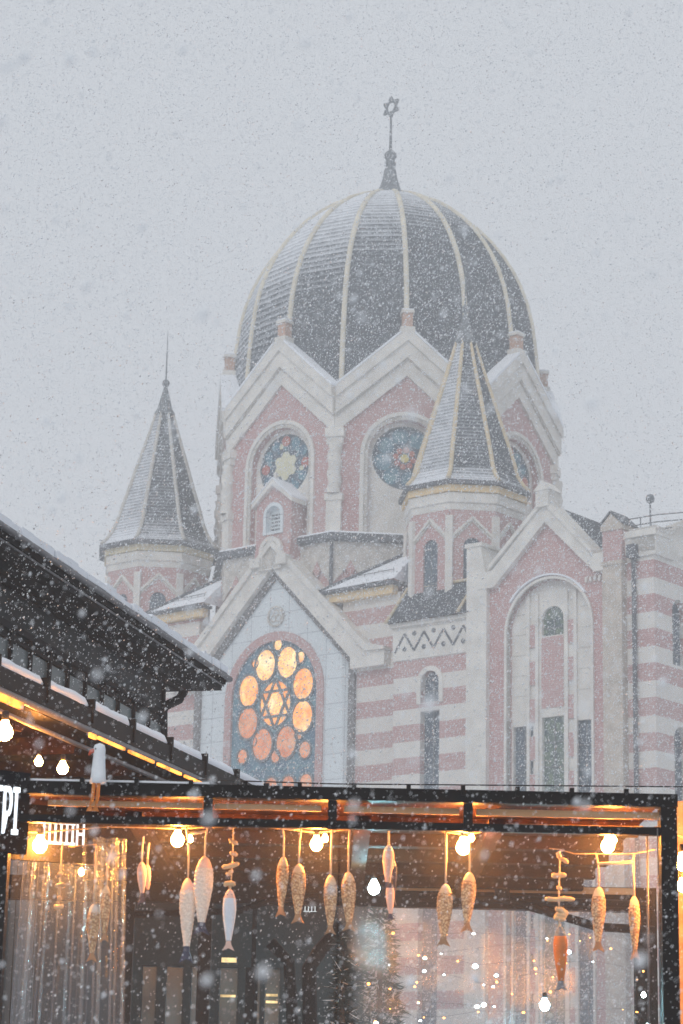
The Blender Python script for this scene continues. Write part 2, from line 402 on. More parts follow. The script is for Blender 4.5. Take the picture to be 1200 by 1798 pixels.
# turrets ---------------------------------------------------------------
def turret(a, b, yel):
    t = MB(); c = (a, -b); rw = 2.42; H = rw*sin(pi/8); ap = rw*cos(pi/8)
    t.lathe([(rw-.12, 8), (rw-.12, 26.4)], 8, pi/8, c, 0)
    body = t.build('turret', M_brick, syn)
    wn = MB(); tr = MB()
    for k in range(8):
        fr = FR(k*K, ap-.1, *c)
        # brick skin with the window opening
        w_ = arch(-.36, .36, 22.3, 24.75, 10)
        tr.plate(fr, [(-H, 20), (H, 20), (H, 26.3), (-H, 26.3)], [w_], .0, .14, 1)
        wn.plate(fr, w_, (), -.02, .05, 0)
        wn.box(-.02, .02, .05, .08, 22.3, 25.0, 1, fr); 
        for zz in (23.1, 23.9, 24.7): wn.box(-.34, .34, .05, .075, zz, zz+.035, 1, fr)
        for sg in (-1, 1):
            tr.bar(fr, (sg*(H-.1), 25.15), (0, 25.95), .10, .14, .22, 2)
            tr.bar(fr, (sg*(H-.1), 25.0), (0, 25.8), .08, .14, .18, 3)
        fr2 = FR(k*K+K/2, rw, *c)
        tr.box(-.15, .15, -.2, .13, 20, 26.0, 2, fr2)
    tr.lathe([(rw+.06, 26.25), (rw+.10, 26.5), (rw+.18, 26.55), (rw+.18, 26.95), (rw-.2, 26.96)], 8, pi/8, c, 2)
    tr.lathe([(rw+.16, 26.97), (rw+.26, 26.98), (rw+.26, 27.30), (rw-.2, 27.31)], 8, pi/8, c, 4 if yel else 5)
    tr.build('trim', [M_brick, M_brick, M_cream, M_cream2, M_fascia, simple('pale_yellow_board', (.66, .58, .40), .7)], body)
    wn.build('window', [G_dark, M_lead], body)
    fl_ = .96 if yel else 1.
    sp_ = [(2.84*fl_, 27.30), (2.86*fl_, 27.46), (2.60*fl_, 27.72), (2.34*fl_, 28.12), (2.13, 28.6), (1.92, 29.3), (1.56, 30.4), (1.22, 31.5), (.90, 32.5), (.60, 33.5), (.42, 34.15)]
    s_ = MB(); s_.lathe(sp_, 8, pi/8, c, usc=2.4); sp = s_.build('spire', M_slate2, body)
    for k in range(8):
        an = k*K+K/2; r_ = MB()
        r_.tube([(c[0]+r*sin(an), c[1]-r*cos(an), z+.03) for r, z in sp_[1:]], [.10]*7+[.09,.08,.06], 5)
        r_.build('rib', M_rib if yel else M_ribp, sp)
    e_ = MB(); e_.lathe([(2.78*fl_, 27.26), (2.95*fl_, 27.27), (2.95*fl_, 27.45), (2.83*fl_, 27.46)], 8, pi/8, c); e_.build('gutter', M_edge, sp)
    cp = MB(); cp.lathe([(.50, 34.05), (.50, 34.17), (.36, 34.4), (.20, 35.05), (.09, 35.45), (.06, 35.5), (.14, 35.55), (.19, 35.68), (.14, 35.8), (.05, 35.88)], 12, 0, c, smooth=True)
    cp.tube([(*c, 35.8), (*c, 37.0), (*c, 38.3)], [.04, .03, .012], 5)
    cp.lathe([(.0, 37.0), (.07, 37.06), (0.0, 37.12)], 8, 0, c, smooth=True, cap=False)
    cp.build('spire_cap', M_lead, sp)
    return body
tag(turret(8.62, 5.6, True), 'nearer turret with gilded spire ribs'); tag(turret(-8.8, 5.6, False), 'farther turret with pale snow dusted spire ribs')

# portal gable -----------------------------------------------------------
a0 = .35; pf = FR(0, 8.0)
def sh(pts, dx=a0): return [(x+dx, z) for x, z in pts]
mb = MB()
win = arch(-2.5, 2.5, 12, 19.55, 28)
mb.plate(pf, sh([(-4.45, 2), (4.45, 2), (4.45, 20.6), (0, 25.05), (-4.45, 20.6)]), [sh(win)], -1.2, -.25, 0)
portal = mb.build('portal', M_white, syn)
mb = MB()   # cream coping
inn = [(-4.42, 20.62), (0, 25.02), (4.42, 20.62)]
mb.plate(pf, sh([(-5.75, 20.75), (-5.75, 20.15), (-4.42, 20.15), *inn, (4.42, 20.15), (6.2, 20.15), (6.2, 20.75), (5.2, 21.0), (0, 26.1), (-5.2, 21.0)]), (), -1.0, .18)
mb.plate(pf, sh([(-5.8, 20.95), (-5.25, 20.80), (0, 25.95), (5.25, 20.80), (6.25, 20.78), (6.25, 20.9), (5.3, 21.12), (0, 26.28), (-5.3, 21.12)]), (), -1.1, .30)
mb.build('coping', M_cream, portal)
mb = MB()   # dark grey mottled band between coping and plaster
mb.plate(pf, sh([(-4.44, 2), (-4.13, 2), (-4.13, 20.5), (0, 24.62), (4.13, 20.5), (4.13, 2), (4.44, 2), (4.44, 20.61), (0, 25.04), (-4.44, 20.61)]), (), -.248, -.10)
mb.build('dark_edging', simple('dark_grey_edging', (.17, .165, .17), .9, .5, 9, detail=8), portal)
mb = MB()   # brick ring
mb.plate(pf, sh(arch(-2.74, 2.74, 12, 19.55, 32)), [sh(arch(-2.36, 2.36, 12.01, 19.55, 32))], -.9, -.18)
mb.build('brick_arch', M_brick, portal)
mb = MB()   # stained glass
wf = FR(0, 7.70); wz = 19.2; wx = .42
mb.plate(wf, sh(arch(-2.42, 2.42, 12, 19.55, 28)), (), -.05, 0, 0)
def ring(a, z, r, ry, gm, n=20):
    mb.disc(wf, a, z, r, .0, .03, n, gm, ry); mb.disc(wf, a, z, r+.07, .0, .075, n, 5, ry+.07, rin=.86)
mb.disc(wf, .35, 19.2, 1.0, 0, .012, 20, 4, 1.2)
gl = [2, 2, 1, 1, 1, 3, 3, 1]
for j, ang in enumerate((112, 68, 158, 22, 202, -22, 246, -66)):
    rx = wx + 1.63*cos(radians(ang)); rz = wz + 1.84*sin(radians(ang))
    g = {112: 2, 68: 2, 158: 1, 22: 1, 202: 3, -22: 1, 246: 3, -66: 3}[ang]
    ring(rx, rz, .56, .70, g)
for (x_, z_, r_) in ((.47, 21.72, .20), (1.75, 21.05, .20), (-.80, 21.05, .14), (-1.35, 17.1, .26), (2.1, 17.1, .30), (.5, 16.95, .22), (1.75, 17.75, .15), (-.75, 17.7, .13)):
    ring(x_, z_, r_, r_*1.15, 2 if z_ > 21.3 else 1 if z_ > 18.5 else 3, 12)
mb.disc(wf, wx, wz, .85, 0, .02, 24, 1, .98); mb.disc(wf, wx, wz, .40, .02, .04, 6, 2, .5); mb.disc(wf, wx, wz, .9, 0, .07, 24, 5, 1.03, rin=.93)
for q in range(2):
    pts = [(wx+.92*sin(q*pi+k*2*pi/3), wz+1.08*cos(q*pi+k*2*pi/3)) for k in range(3)]
    for k in range(3): mb.bar(wf, pts[k], pts[(k+1)%3], .11, .02, .085+.003*q, 5)
for k in range(5):
    ax = -1.6+k*.95
    mb.plate(wf, arch(ax-.33, ax+.33, 13, 15.75, 8), (), 0, .03, 3); mb.plate(wf, arch(ax-.42, ax+.42, 13, 15.75, 8), [arch(ax-.33, ax+.33, 13.01, 15.75, 8)], 0, .07, 5)
for j in range(14): mb.bar(wf, (-1.7+j*.33, 16.35+.12*(j%2)), (-1.45+j*.33, 16.55-.12*(j%2)), .10, 0, .03, 4)
mb.build('stained_glass_window', [G_blue, E_warm, E_warm2, E_dim, G_teal, M_lead], portal)
mb = MB()
mb.disc(pf, a0, 22.95, .46, -.26, -.16, 24, 0, rin=.82); mb.disc(pf, a0, 22.95, .40, -.26, -.235, 20, 1)
for k in range(3):
    a_ = pi/2+k*2*pi/3; mb.disc(pf, a0+.15*cos(a_), 22.95+.15*sin(a_), .17, -.235, -.2, 14, 0, rin=.7)
mb.build('roundel', [M_cream2, M_white], portal)
# aedicule above the portal
af = FR(0, 8.1); ac = .35
mb = MB()
mb.plate(af, sh([(-.98, 25.9), (.98, 25.9), (.98, 27.95), (0, 28.75), (-.98, 27.95)], ac), [sh(arch(-.52, .52, 26.55, 27.35, 12), ac)], -1.2, 0, 0)
mb.plate(af, sh([(-1.15, 27.75), (0, 28.65), (1.15, 27.75), (1.15, 27.95), (0, 28.92), (-1.15, 27.95)], ac), (), -1.3, .18, 1)
mb.plate(af, sh(arch(-.56, .56, 26.5, 27.35, 14), ac), [sh(arch(-.40, .40, 26.6, 27.35, 14), ac)], -.3, .06, 4)
mb.plate(af, sh(arch(-.40, .40, 26.6, 27.35, 14), ac), (), -.35, -.2, 4)
for r_ in range(5):
    for c_ in range(3): mb.box(ac-.28+c_*.20, ac-.28+c_*.20+.15, -.2, -.18, 26.72+r_*.16, 26.72+r_*.16+.07, 2, af)
mb.plate(af, sh([(-.98, 25.2), (.98, 25.2), (.98, 25.9), (-.98, 25.9)], ac), (), -1.1, .05, 0)
mb.plate(af, sh(arch(-.62, .62, 24.9, 25.75, 12), ac), [sh(arch(-.42, .42, 24.95, 25.75, 12), ac)], .05, .22, 1)
mb.plate(af, sh(arch(-.42, .42, 24.95, 25.75, 12), ac), (), .05, .1, 3)
mb.box(ac-1.02, ac-.45, .0, .35, 25.05, 25.45, 1, af); mb.box(ac+.45, ac+1.02, .0, .35, 25.05, 25.45, 1, af)
mb.plate(af, sh([(-1.15, 27.953), (-.02, 28.923), (-.02, 29.0), (-1.15, 28.03)], ac), (), -1.3, .2, 5); mb.plate(af, sh([(1.15, 27.953), (.02, 28.923), (.02, 29.0), (1.15, 28.03)], ac), (), -1.3, .2, 5)
mb.box(ac-.07, ac+.07, -.1, .02, 28.9, 29.25, 1, af)
mb.build('belfry', [M_brick, M_cream, M_edge, M_cream2, M_white, M_snow], syn)

# striped walls ----------------------------------------------------------
wl = FR(0, 7.75)
mb = MB()
mb.plate(wl, [(4.8, 2), (7.0, 2), (7.0, 23.2), (4.0, 23.2), (4.0, 20.0)], (), -1.5, 0)
mb.plate(wl, [(-9.5, 2), (-4.1, 2), (-4.1, 23.4), (-9.5, 23.4)], (), -1.5, 0)
wall = mb.build('striped_wall', M_band, syn)
# flanking low roofs with snow, yellow fascia and snow guards
def lowroof(a0_, a1_, z0, apexa, za, bb=7.9, back=6.3):
    A = (a0_, -bb-.25, z0); B = (a1_, -bb-.25, z0+.06); Cc = (apexa, -back, za); D = (a0_, -back+.6, z0+.3)
    m = MB(); m.poly([A, B, Cc]); m.poly([A, Cc, D]); m.poly([B, (a1_, -5.5, z0), Cc]); 
    o = m.build('side_roof', M_snow, syn)
    e = MB(); e.box(a0_-.05, a1_+.05, -bb-.36, -bb+.3, z0-.16, z0-.03, 1); e.box(a0_+.1, a1_-.1, -bb-.16, -bb+.2, z0-.52, z0-.17, 0)
    e.tube([(a0_-.05, -bb-.3, z0-.02), (apexa, -back-.05, za+.05)], .07, 6, 1)
    e.build('fascia', [M_fascia, M_edge], o)
    g = MB()
    for dz in (.35, .47):
        for (x0, x1) in ((a0_+.9, a1_-.35),):
            y_ = -bb+.25; g.tube([(x0, y_, z0+dz+.08), (x1, y_, z0+dz+.12)], .018, 4)
    for j in range(6):
        x_ = a0_+1.0+(a1_-a0_-1.4)*j/5; g.tube([(x_, -bb+.25, z0+.1), (x_, -bb+.25, z0+.56)], .018, 4)
    g.build('snow_guard', M_edge, o)
lowroof(3.05, 6.95, 23.62, 6.9, 25.3)
lowroof(-6.9, -3.55, 23.95, -3.6, 25.6)
# projecting bay with zigzag frieze ------------------------------------
bf = FR(0, 8.5)
mb = MB(); wA = arch(8.68, 9.62, 18.3, 19.1, 12); wB = [(8.68, 5), (9.62, 5), (9.62, 17.95), (8.68, 17.95)]
mb.plate(bf, [(7.3, 2), (11.3, 2), (11.3, 20.1), (7.3, 20.1)], [wA, wB], -1.4, 0, 0)
mb.box(7.3, 7.31, -1.4, 0, 2, 20.1, 0, bf)
bay = mb.build('projecting_bay', M_band, syn)
mb = MB()
mb.plate(bf, [(7.28, 20.1), (11.3, 20.1), (11.3, 21.45), (7.28, 21.45)], (), -1.2, .05, 0)
mb.box(7.2, 11.3, -1.2, .2, 21.45, 21.62, 0, bf)
mb.plate(bf, sh(arch(8.5, 9.8, 18.25, 19.1, 12), 0), [arch(8.7, 9.6, 18.26, 19.1, 12)], .0, .05, 0)
zz = [(7.4+.485*j, 20.45+.72*(j % 2)) for j in range(9)]
for p_, q_ in zip(zz, zz[1:]): mb.bar(bf, p_, q_, .085, .05, .075, 1)
for j in range(8): mb.disc(bf, 7.4+.485*j+ (.485 if j % 2 == 0 else .485), 20.55 if j % 2 == 0 else 21.15, .10, .05, .08, 8, 1)
mb.build('frieze', [M_cream, M_edge], bay)
mb = MB()
def winpane(fr, poly, x0, x1, z0, z1, nx, nz, d):
    mb.plate(fr, poly, (), d-.04, d, 0)
    for j in range(1, nx): xx = x0+(x1-x0)*j/nx; mb.box(xx-.025, xx+.025, d, d+.04, z0, z1, 1, fr)
    for j in range(1, nz): z_ = z0+(z1-z0)*j/nz; mb.box(x0, x1, d, d+.035, z_-.025, z_+.025, 1, fr)
winpane(bf, arch(8.68, 9.62, 18.3, 19.1, 12), 8.7, 9.6, 18.3, 19.3, 2, 2, -.3); mb.build('window', [G_dark, M_lead], bay)
mb = MB(); winpane(bf, wB, 8.7, 9.6, 5, 17.95, 2, 12, -.3); mb.build('window', [G_dark, M_lead], bay)
mb = MB(); mb.poly([(7.15, -8.85, 21.62), (11.3, -8.85, 21.62), (11.3, -7.7, 23.2), (7.35, -7.7, 23.2)]); mb.poly([(7.15, -8.85, 21.62), (7.35, -7.7, 23.2), (7.15, -6.5, 21.62)])
rf = mb.build('bay_roof', M_slate3, bay)
mb = MB(); mb.tube([(7.15, -8.87, 21.64), (7.35, -7.72, 23.24), (10.9, -7.72, 23.24), (10.75, -8.87, 21.7)], .085, 5); mb.build('ridge_trim', M_rib, bay)

# right gabled front -----------------------------------------------------
gf = FR(0, 8.6); gc = 14.85
mb = MB()
aw = (gc-1.90, gc+1.98)
mb.plate(gf, [(gc-2.75, 2), (gc+2.6, 2), (gc+2.6, 22.7), (gc, 24.9), (gc-2.75, 22.7)], [arch(*aw, 4, 20.55, 24)], -.6, 0, 0)
gfw = mb.build('gable_front', M_brick, syn)
mb = MB()
# coping with kneelers
mb.plate(gf, [(gc-3.2, 22.45), (gc-2.40, 22.45), (gc, 24.72), (gc+2.25, 22.45), (gc+2.65, 22.45), (gc+2.65, 23.15), (gc+2.1, 23.15), (gc, 25.5), (gc-2.45, 23.15), (gc-3.2, 23.0)], (), -.7, .25, 0)
mb.plate(gf, [(gc-2.6, 23.12), (gc, 25.45), (gc+2.2, 23.12), (gc+2.2, 23.3), (gc, 25.68), (gc-2.6, 23.3)], (), -.75, .36, 0)
mb.box(gc-.3, gc+.3, -.4, .42, 25.3, 25.95, 0, gf); mb.plate(gf, [(gc-.38, 25.95), (gc+.38, 25.95), (gc, 26.35)], (), -.45, .46, 0)
for j in range(5): mb.box(gc+1.75+j*.2, gc+1.75+j*.2+.09, -.01, .12, 22.12, 22.32, 0, gf)
mb.build('coping', M_cream, gfw)
mb = MB()
mb.plate(gf, arch(*aw, 4, 20.55, 24), [arch(gc-.5, gc+.5, 20.35, 21.0, 10), [(gc-.5, 4), (gc+.5, 4), (gc+.5, 17.2), (gc-.5, 17.2)], [(aw[0]+.08, 4.01), (aw[0]+1.0, 4.01), (aw[0]+1.0, 16.95), (aw[0]+.08, 16.95)], [(aw[1]-1.0, 4.01), (aw[1]-.08, 4.01), (aw[1]-.08, 16.95), (aw[1]-1.0, 16.95)]], -.5, -.3, 0)
mb.box(gc-.5, gc+.5, -.31, -.27, 17.55, 20.3, 1, gf)
mb.plate(gf, arch(aw[0]-.1, aw[1]+.1, 4, 20.55, 24), [arch(*aw, 4.01, 20.55, 24)], -.2, .09, 0)
for x_ in (gc-.88, gc+.88):
    for j in range(12): mb.box(x_-.12, x_+.12, -.3, -.22, 4.0+j*1.45, 4.9+j*1.45, 1, gf)
    mb.box(x_-.27, x_-.13, -.3, -.2, 4, 22.0, 0, gf); mb.box(x_+.13, x_+.27, -.3, -.2, 4, 22.0, 0, gf)
for z_ in (18.1, 18.9, 19.7, 20.5, 21.3): 
    for sg in (-1, 1): mb.box(gc+sg*1.55-.36, gc+sg*1.55+.36, -.3, -.285, z_, z_+.035, 2, gf)
mb.build('window_panel', [M_cream, M_brick, M_cream2], gfw)
mb = MB(); arc = [(gc+rr_*cos(radians(q)), 20.55+rr_*sin(radians(q))) for rr_, qs in ((2.08, range(35, 150, 5)), (2.15, range(145, 30, -5))) for q in qs]
mb.plate(gf, arc, (), .0, .13, 0); mb.build('snow_cap', M_snow, gfw)
for (x0, x1, z0, z1, g_, ar_) in ((gc-.5, gc+.5, 20.35, 21.0, G_green, 1), (gc-.5, gc+.5, 4, 17.2, G_green, 0), (aw[0]+.08, aw[0]+1.0, 4, 16.95, G_dark, 0), (aw[1]-1.0, aw[1]-.08, 4, 16.95, G_dark, 0)):
    mb = MB(); pl = arch(x0, x1, z0, z1, 10) if ar_ else [(x0, z0), (x1, z0), (x1, z1), (x0, z1)]
    winpane(gf, pl, x0, x1, z0, z1, 2, max(2, int((z1-z0)/.9)), -.46); mb.build('window', [g_, M_lead], gfw)
mb = MB()   # pilasters
mb.plate(gf, [(gc-3.72, 2), (gc-2.75, 2), (gc-2.75, 22.8), (gc-3.05, 24.2), (gc-3.72, 24.2)], (), -1.4, .22, 0)
mb.box(gc-3.78, gc-2.95, -1.42, .28, 24.2, 24.35, 0, gf)
pil = mb.build('pilaster', M_cream, syn)
mb = MB()
mb.box(gc+2.6, gc+3.45, -1.0, .22, 2, 22.6, 0, gf); mb.box(gc+2.56, gc+3.49, -1.02, .26, 22.6, 22.75, 0, gf)
mb.box(gc+2.6, gc+3.45, -.8, .18, 22.75, 24.0, 1, gf)
mb.plate(gf, [(gc+2.55, 23.95), (gc+3.5, 23.95), (gc+3.5, 24.15), (gc+3.02, 24.6), (gc+2.55, 24.15)], (), -.85, .24, 0)
mb.plate(gf, [(gc+2.5, 24.153), (gc+3.02, 24.64), (gc+3.55, 24.153), (gc+3.55, 24.2), (gc+3.02, 24.72), (gc+2.5, 24.2)], (), -.9, .3, 2)
mb.build('pilaster', [simple('aged_stone', (.52, .46, .40), .9, .2, 2.5, detail=8), M_brick, M_edge], syn)
mb = MB()   # gable roof behind
z1, z0_ = 25.35, 23.0
mb.poly([(gc+2.3, -8.1, 22.95), (gc+.05, -8.1, 25.5), (gc+.05, -1, 25.5), (gc+2.3, -1, 22.95)]); mb.poly([(gc-2.4, -8.1, 22.95), (gc+.05, -8.1, 25.5), (gc+.05, -1, 25.5), (gc-2.4, -1, 22.95)])
mb.build('gable_roof', M_slate3, syn)
# corner block -------------------------------------------------------------
ax_, by = 19.5, 8.45
mb = MB(); cf = FR(0, by); sf = FR(pi/2, ax_)
mb.plate(cf, [(gc+3.45, 2), (ax_, 2), (ax_, 23.0), (gc+3.45, 23.0)], (), -.8, 0, 0)
swin = [[(-7.75+3.35*j, z0), (-6.75+3.35*j, z0), (-6.75+3.35*j, z1), (-7.75+3.35*j, z1)] for j in (0, 1, 2) for z0, z1 in ((18.9, 21.4), (13.8, 16.55))]
sw = [arch(-7.2+3.4*j, -6.2+3.4*j, z0, z1, 10) for j in (0, 1, 2, 3) for z0, z1 in ((18.9, 20.95), (13.0, 16.1))]
mb.plate(sf, [(-by+.003, 2), (9, 2), (9, 23.2), (.3, 26.6), (-by+.003, 23.2)], sw, -.8, -.003, 0)
blk = mb.build('corner_block', M_band, syn)
for p_ in sw:
    mb = MB(); xs = [q[0] for q in p_]; zs_ = [q[1] for q in p_]
    winpane(sf, p_, min(xs), max(xs), min(zs_), max(zs_), 2, 5, -.3); mb.build('window', [G_dark, M_lead], blk)
mb = MB()
mb.box(gc+3.4, ax_+.12, -.9, .1, 23.0, 23.75, 0, cf); mb.box(gc+3.4, ax_+.2, -.9, .18, 23.6, 23.85, 0, cf)
mb.plate(sf, [(-by-.1, 22.85), (-by+1.2, 22.85), (.3, 26.2), (9, 22.9), (9, 23.7), (.3, 27.0), (-by+.9, 23.75), (-by-.1, 23.75)], (), -.9, .15, 0)
mb.plate(sf, [(-by-.15, 23.753), (-by+.9, 23.753), (.3, 27.0), (9, 23.703), (9, 23.9), (.3, 27.25), (-by+.85, 23.93), (-by-.15, 23.93)], (), -.95, .22, 1)
mb.build('parapet', [M_cream, M_cream2], blk)
mb = MB(); x_, y_, _ = cf(gc+3.85, .14, 0)
mb.tube([(x_, y_, 2), (x_, y_, 22.9)], .085, 8); mb.box(gc+3.65, gc+4.05, -.02, .34, 22.8, 23.3, 0, cf); mb.build('downpipe', M_edge, blk)
mb = MB(); mb.poly([(11.2, -5, 22.9), (19.2, -8.2, 22.9), (19.2, 8, 22.9), (11, 8, 22.9)]); 
mb.box(-13, 13, -4.5, 13, 2, 22.5); mb.box(11.5, 19.1, -8, 8, 2, 22.85); mb.build('core', M_band, syn)
# roof-top railing and lamp pole
mb = MB()
for z_ in (23.98, 24.26, 24.54):
    mb.tube([(16.2, -7.9, z_), (19.3, -7.9, z_), (19.3, -3.0, z_+1.3)], .022, 4)
for x_ in (16.9, 18.6): mb.tube([(x_, -7.9, 22.9), (x_, -7.9, 24.56)], .025, 4)
mb.build('roof_railing', M_edge, syn)
pole = thing('globe_lamp', 'thin rooftop pole with a small round globe lamp above the parapet', 'lamp')
bp = syn.location; rz = radians(-39.4)
PA, PZ = 18.85, 25.30
def s2w(x, y, z): return (bp.x + x*cos(rz)-y*sin(rz), bp.y + x*sin(rz)+y*cos(rz), z)
mb = MB(); mb.tube([s2w(PA, -7.6, 22.9), s2w(PA, -7.6, PZ-.1)], .032, 6); mb.tube([s2w(PA, -7.6, PZ-.9), s2w(PA+.3, -7.6, PZ-1.9)], .02, 5)
mb.build('pole', M_edge, pole)
mb = MB(); c_ = s2w(PA, -7.6, 0); mb.lathe([(.02, PZ-.19), (.13, PZ-.14), (.18, PZ), (.13, PZ+.14), (.02, PZ+.18)], 12, 0, c_[:2], smooth=True); mb.build('globe', M_lead, pole)

# ================================================================ GROUND
M_ground = simple('trampled_snow', (.62, .65, .70), .85, .15, .6, bmp=.5, detail=8)
mb = MB(); mb.poly([(-1200, -300, 0), (1200, -300, 0), (1200, 2000, 0), (-1200, 2000, 0)])
tag(mb.build('ground', M_ground), kind='structure')

# ================================================================ DARK BUILDING, LEFT
M_dark = simple('dark_cladding', (.022, .027, .030), .6, .7, 1.2, detail=8, spec=.15)
M_dark2 = simple('grey_panel', (.10, .125, .13), .35, .3, 1.2, spec=.5)
M_gut = simple('grey_gutter', (.14, .14, .15), .4, .2, 6)
M_soff = simple('black_soffit', (.009, .009, .011), .7, .5, 8, spec=.1)
E1 = at(397, 1184, 22); P0 = onz(0, 915, E1.z); dv = (E1-P0).normalized(); dv.z = 0; nv = Vector((dv.y, -dv.x, 0))
hut = thing('dark_building', 'dark clad building with snow edged overhanging roof at left', 'building')
def ob(p, q, s_, z): v_ = E1 + dv*p + nv*s_; return (v_.x, v_.y, z)
def fA(a, d, z): return ob(a, 0, d, z)
ze = E1.z
mb = MB(); mb.box(-14, 0, -8, 0, ze-.10, ze, 0, fA); mb.box(-14, -.02, -7.9, -.03, ze-.16, ze-.102, 0, fA)
mb.box(-14, -.42, -7.5, -.16, ze-.23, ze-.162, 0, fA)
for j in range(7): mb.box(-13.9, -.45, -.24-.09*j-.012, -.24-.09*j, ze-.242, ze-.231, 0, fA)
rf = mb.build('roof', M_soff, hut)
mb = MB(); mb.tube([fA(-14, .035, ze-.045), fA(.03, .035, ze-.045), fA(.03, -3, ze-.045)], .028, 6); mb.tube([fA(-14, -.02, ze-.112), fA(0, -.02, ze-.112)], .01, 4)
mb.build('gutter', M_gut, rf)
mb = MB()
pts = 60
for j in range(pts):
    x0 = -14+14*j/pts; x1 = x0+14/pts; h = .05+.03*random.random()
    mb.box(x0, x1+.01-.02*random.random(), -8, .02-.03*random.random(), ze+.003, ze+h, 0, fA)
for j in range(9): mb.box(-.12-.5*j*.0-.03, -.02, -.5-.8*j, -.1-.8*j, ze+.09, ze+.13, 0, fA)
mb.build('snow_cap', M_snow, rf)
# wall: corner found on the plane of the soffit
ck = onz(285, 1196, ze-.23); cp_ = (ck-E1).dot(dv); cs_ = (ck-E1).dot(nv)
mb = MB(); mb.box(-14, cp_, -7, cs_, 0, ze-.245, 0, fA)
wl_ = mb.build('wall', M_dark, hut)
mb = MB()
zr = onz(285, 1262, 0).z
def zon(px, py):      # height where the pixel ray meets the wall plane
    d = ray(px, py); o_ = E1 + nv*cs_; t = (o_-CAM).dot(nv)/d.dot(nv); q = CAM+d*t; return (q-E1).dot(dv), q.z
zrail = zon(200, 1213)[1]; pn = MB()
for j in range(16): pn.box(cp_-.40-.42*j, cp_-.0-.42*j, cs_+.002, cs_+.012, 0, zrail-.08, 0, fA)
pn.build('lower_panel', M_dark2, wl_)
mb.box(-14, cp_+.02, cs_+.003, cs_+.05, zrail, zrail+.05, 0, fA); mb.box(-14, cp_+.02, cs_+.003, cs_+.03, zrail-.07, zrail-.045, 0, fA)
for j in range(16): mb.box(cp_-.02-.42*j, cp_+.01-.42*j, cs_+.003, cs_+.04, zrail-1.3, zrail, 0, fA)
mb.box(cp_-.0, cp_+.03, cs_-.3, cs_+.03, 0, ze-.25, 0, fA)
mb.build('cladding_joints', M_soff, wl_)
mb = MB()   # downpipe at the corner
mb.tube([at(322, 1188, 22.0), at(322, 1216, 22.0), at(315, 1228, 21.9), at(290, 1240, 21.6), at(286, 1250, 21.4), at(286, 1400, 21.4)], .045, 8)
mb.build('downpipe', M_soff, hut)

# ================================================================ TERRACE ROOF, LEFT
B0 = onz(0, 1168, 3.8); B1 = onz(450, 1380, 3.8); dB = (B1-B0).normalized(); nB = Vector((dB.y, -dB.x, 0)); LB = (B1-B0).length
def fB(a, d, z): v_ = B0 + dB*a + nB*d; return (v_.x, v_.y, z)
def woodmat(name, c1, c2, axis=0, scale=9., rough=.55):
    m, n, b = newmat(name); tc = N_(n, 'ShaderNodeTexCoord'); mp = N_(n, 'ShaderNodeMapping')
    mp.inputs['Scale'].default_value = tuple(.5 if i == axis else scale for i in range(3))
    n.links.new(tc.outputs['Object'], mp.inputs[0]); f = noise(n, 3, 6, mp.outputs[0], .6)
    n.links.new(mixc(n, ramp(n, f, .3, .7), c1, c2), b.inputs['Base Color']); b.inputs['Roughness'].default_value = rough
    b.inputs['Specular IOR Level'].default_value = .12; bump(n, b, f, .3, .01); return m
M_wood = woodmat('dark_timber', (.009, .003, .001), (.055, .018, .005), 1, rough=.8)
M_beam = simple('black_steel', (.010, .009, .009), .5, .3, 10, spec=.12)
ter = thing('terrace_roof', 'snow edged sloping timber terrace roof with warm lights at left', 'roof')
mb = MB(); mb.box(-5, LB+.5, -4, -.16, 3.69, 3.80, 0, fB)
for j in range(14): mb.box(-5+j*.8, -5+j*.8+.09, -4, -.17, 3.59, 3.688, 0, fB)
mb.build('ceiling', M_wood, ter)
mb = MB(); mb.box(-5, LB+.5, -.16, -.02, 3.66, 3.80, 0, fB); mb.box(-5, LB+.5, -.019, .0, 3.70, 3.80, 0, fB)
for j in range(22): mb.box(-4.985+j*.62, -4.965+j*.62, -.08, .010, 3.72, 3.852, 0, fB)
mb.build('edge_beam', M_beam, ter)
mb = MB(); mb.tube([fB(-5, .015, 3.67), fB(LB+.5, .015, 3.67)], .02, 6); mb.tube([fB(-5, -.02, 3.585), fB(LB+.5, -.02, 3.585)], .014, 6); mb.build('gutter', M_gut, ter)
mb = MB()
for j in range(22):
    x0 = -5+.62*j; pts_ = []
    for q in range(9): pts_.append(fB(x0+.02+.60*q/8, -.035, 3.815+.006*random.random()))
    mb.tube(pts_, [.018]+[.036+.008*random.random() for _ in range(7)]+[.018], 8)
mb.build('snow_cap', M_snow, ter)
E_led = emit('led_strip', (1.0, .36, .05), 3.2, 8, .25)
mb = MB()
l0 = onz(170, 1290, 3.58); l1 = onz(372, 1378, 3.58)
p0_ = (l0-B0).dot(dB); p1_ = (l1-B0).dot(dB); sL = (l0-B0).dot(nB)
for j in range(4):
    x0 = p0_+(p1_-p0_)*j/4; mb.box(x0+.02, x0+(p1_-p0_)/4-.05, sL-.007, sL+.007, 3.56, 3.575, 0, fB)
l2 = onz(20, 1225, 3.58); s2 = (l2-B0).dot(nB); q2 = (l2-B0).dot(dB)
mb.box(q2-.8, q2+.12, s2-.012, s2+.012, 3.545, 3.575, 0, fB); mb.box(q2+1.05, p0_-.1, sL-.006, sL+.006, 3.55, 3.575, 0, fB)
mb.build('light_strip', E_led, ter)
for a_, s_ in ((LB+.3, -.1), (LB+.3, -3.8), (2.2, -3.8)): mb = MB(); mb.box(a_-.05, a_+.05, s_-.05, s_+.05, 0, 3.59, 0, fB); mb.build('post', M_beam, ter)

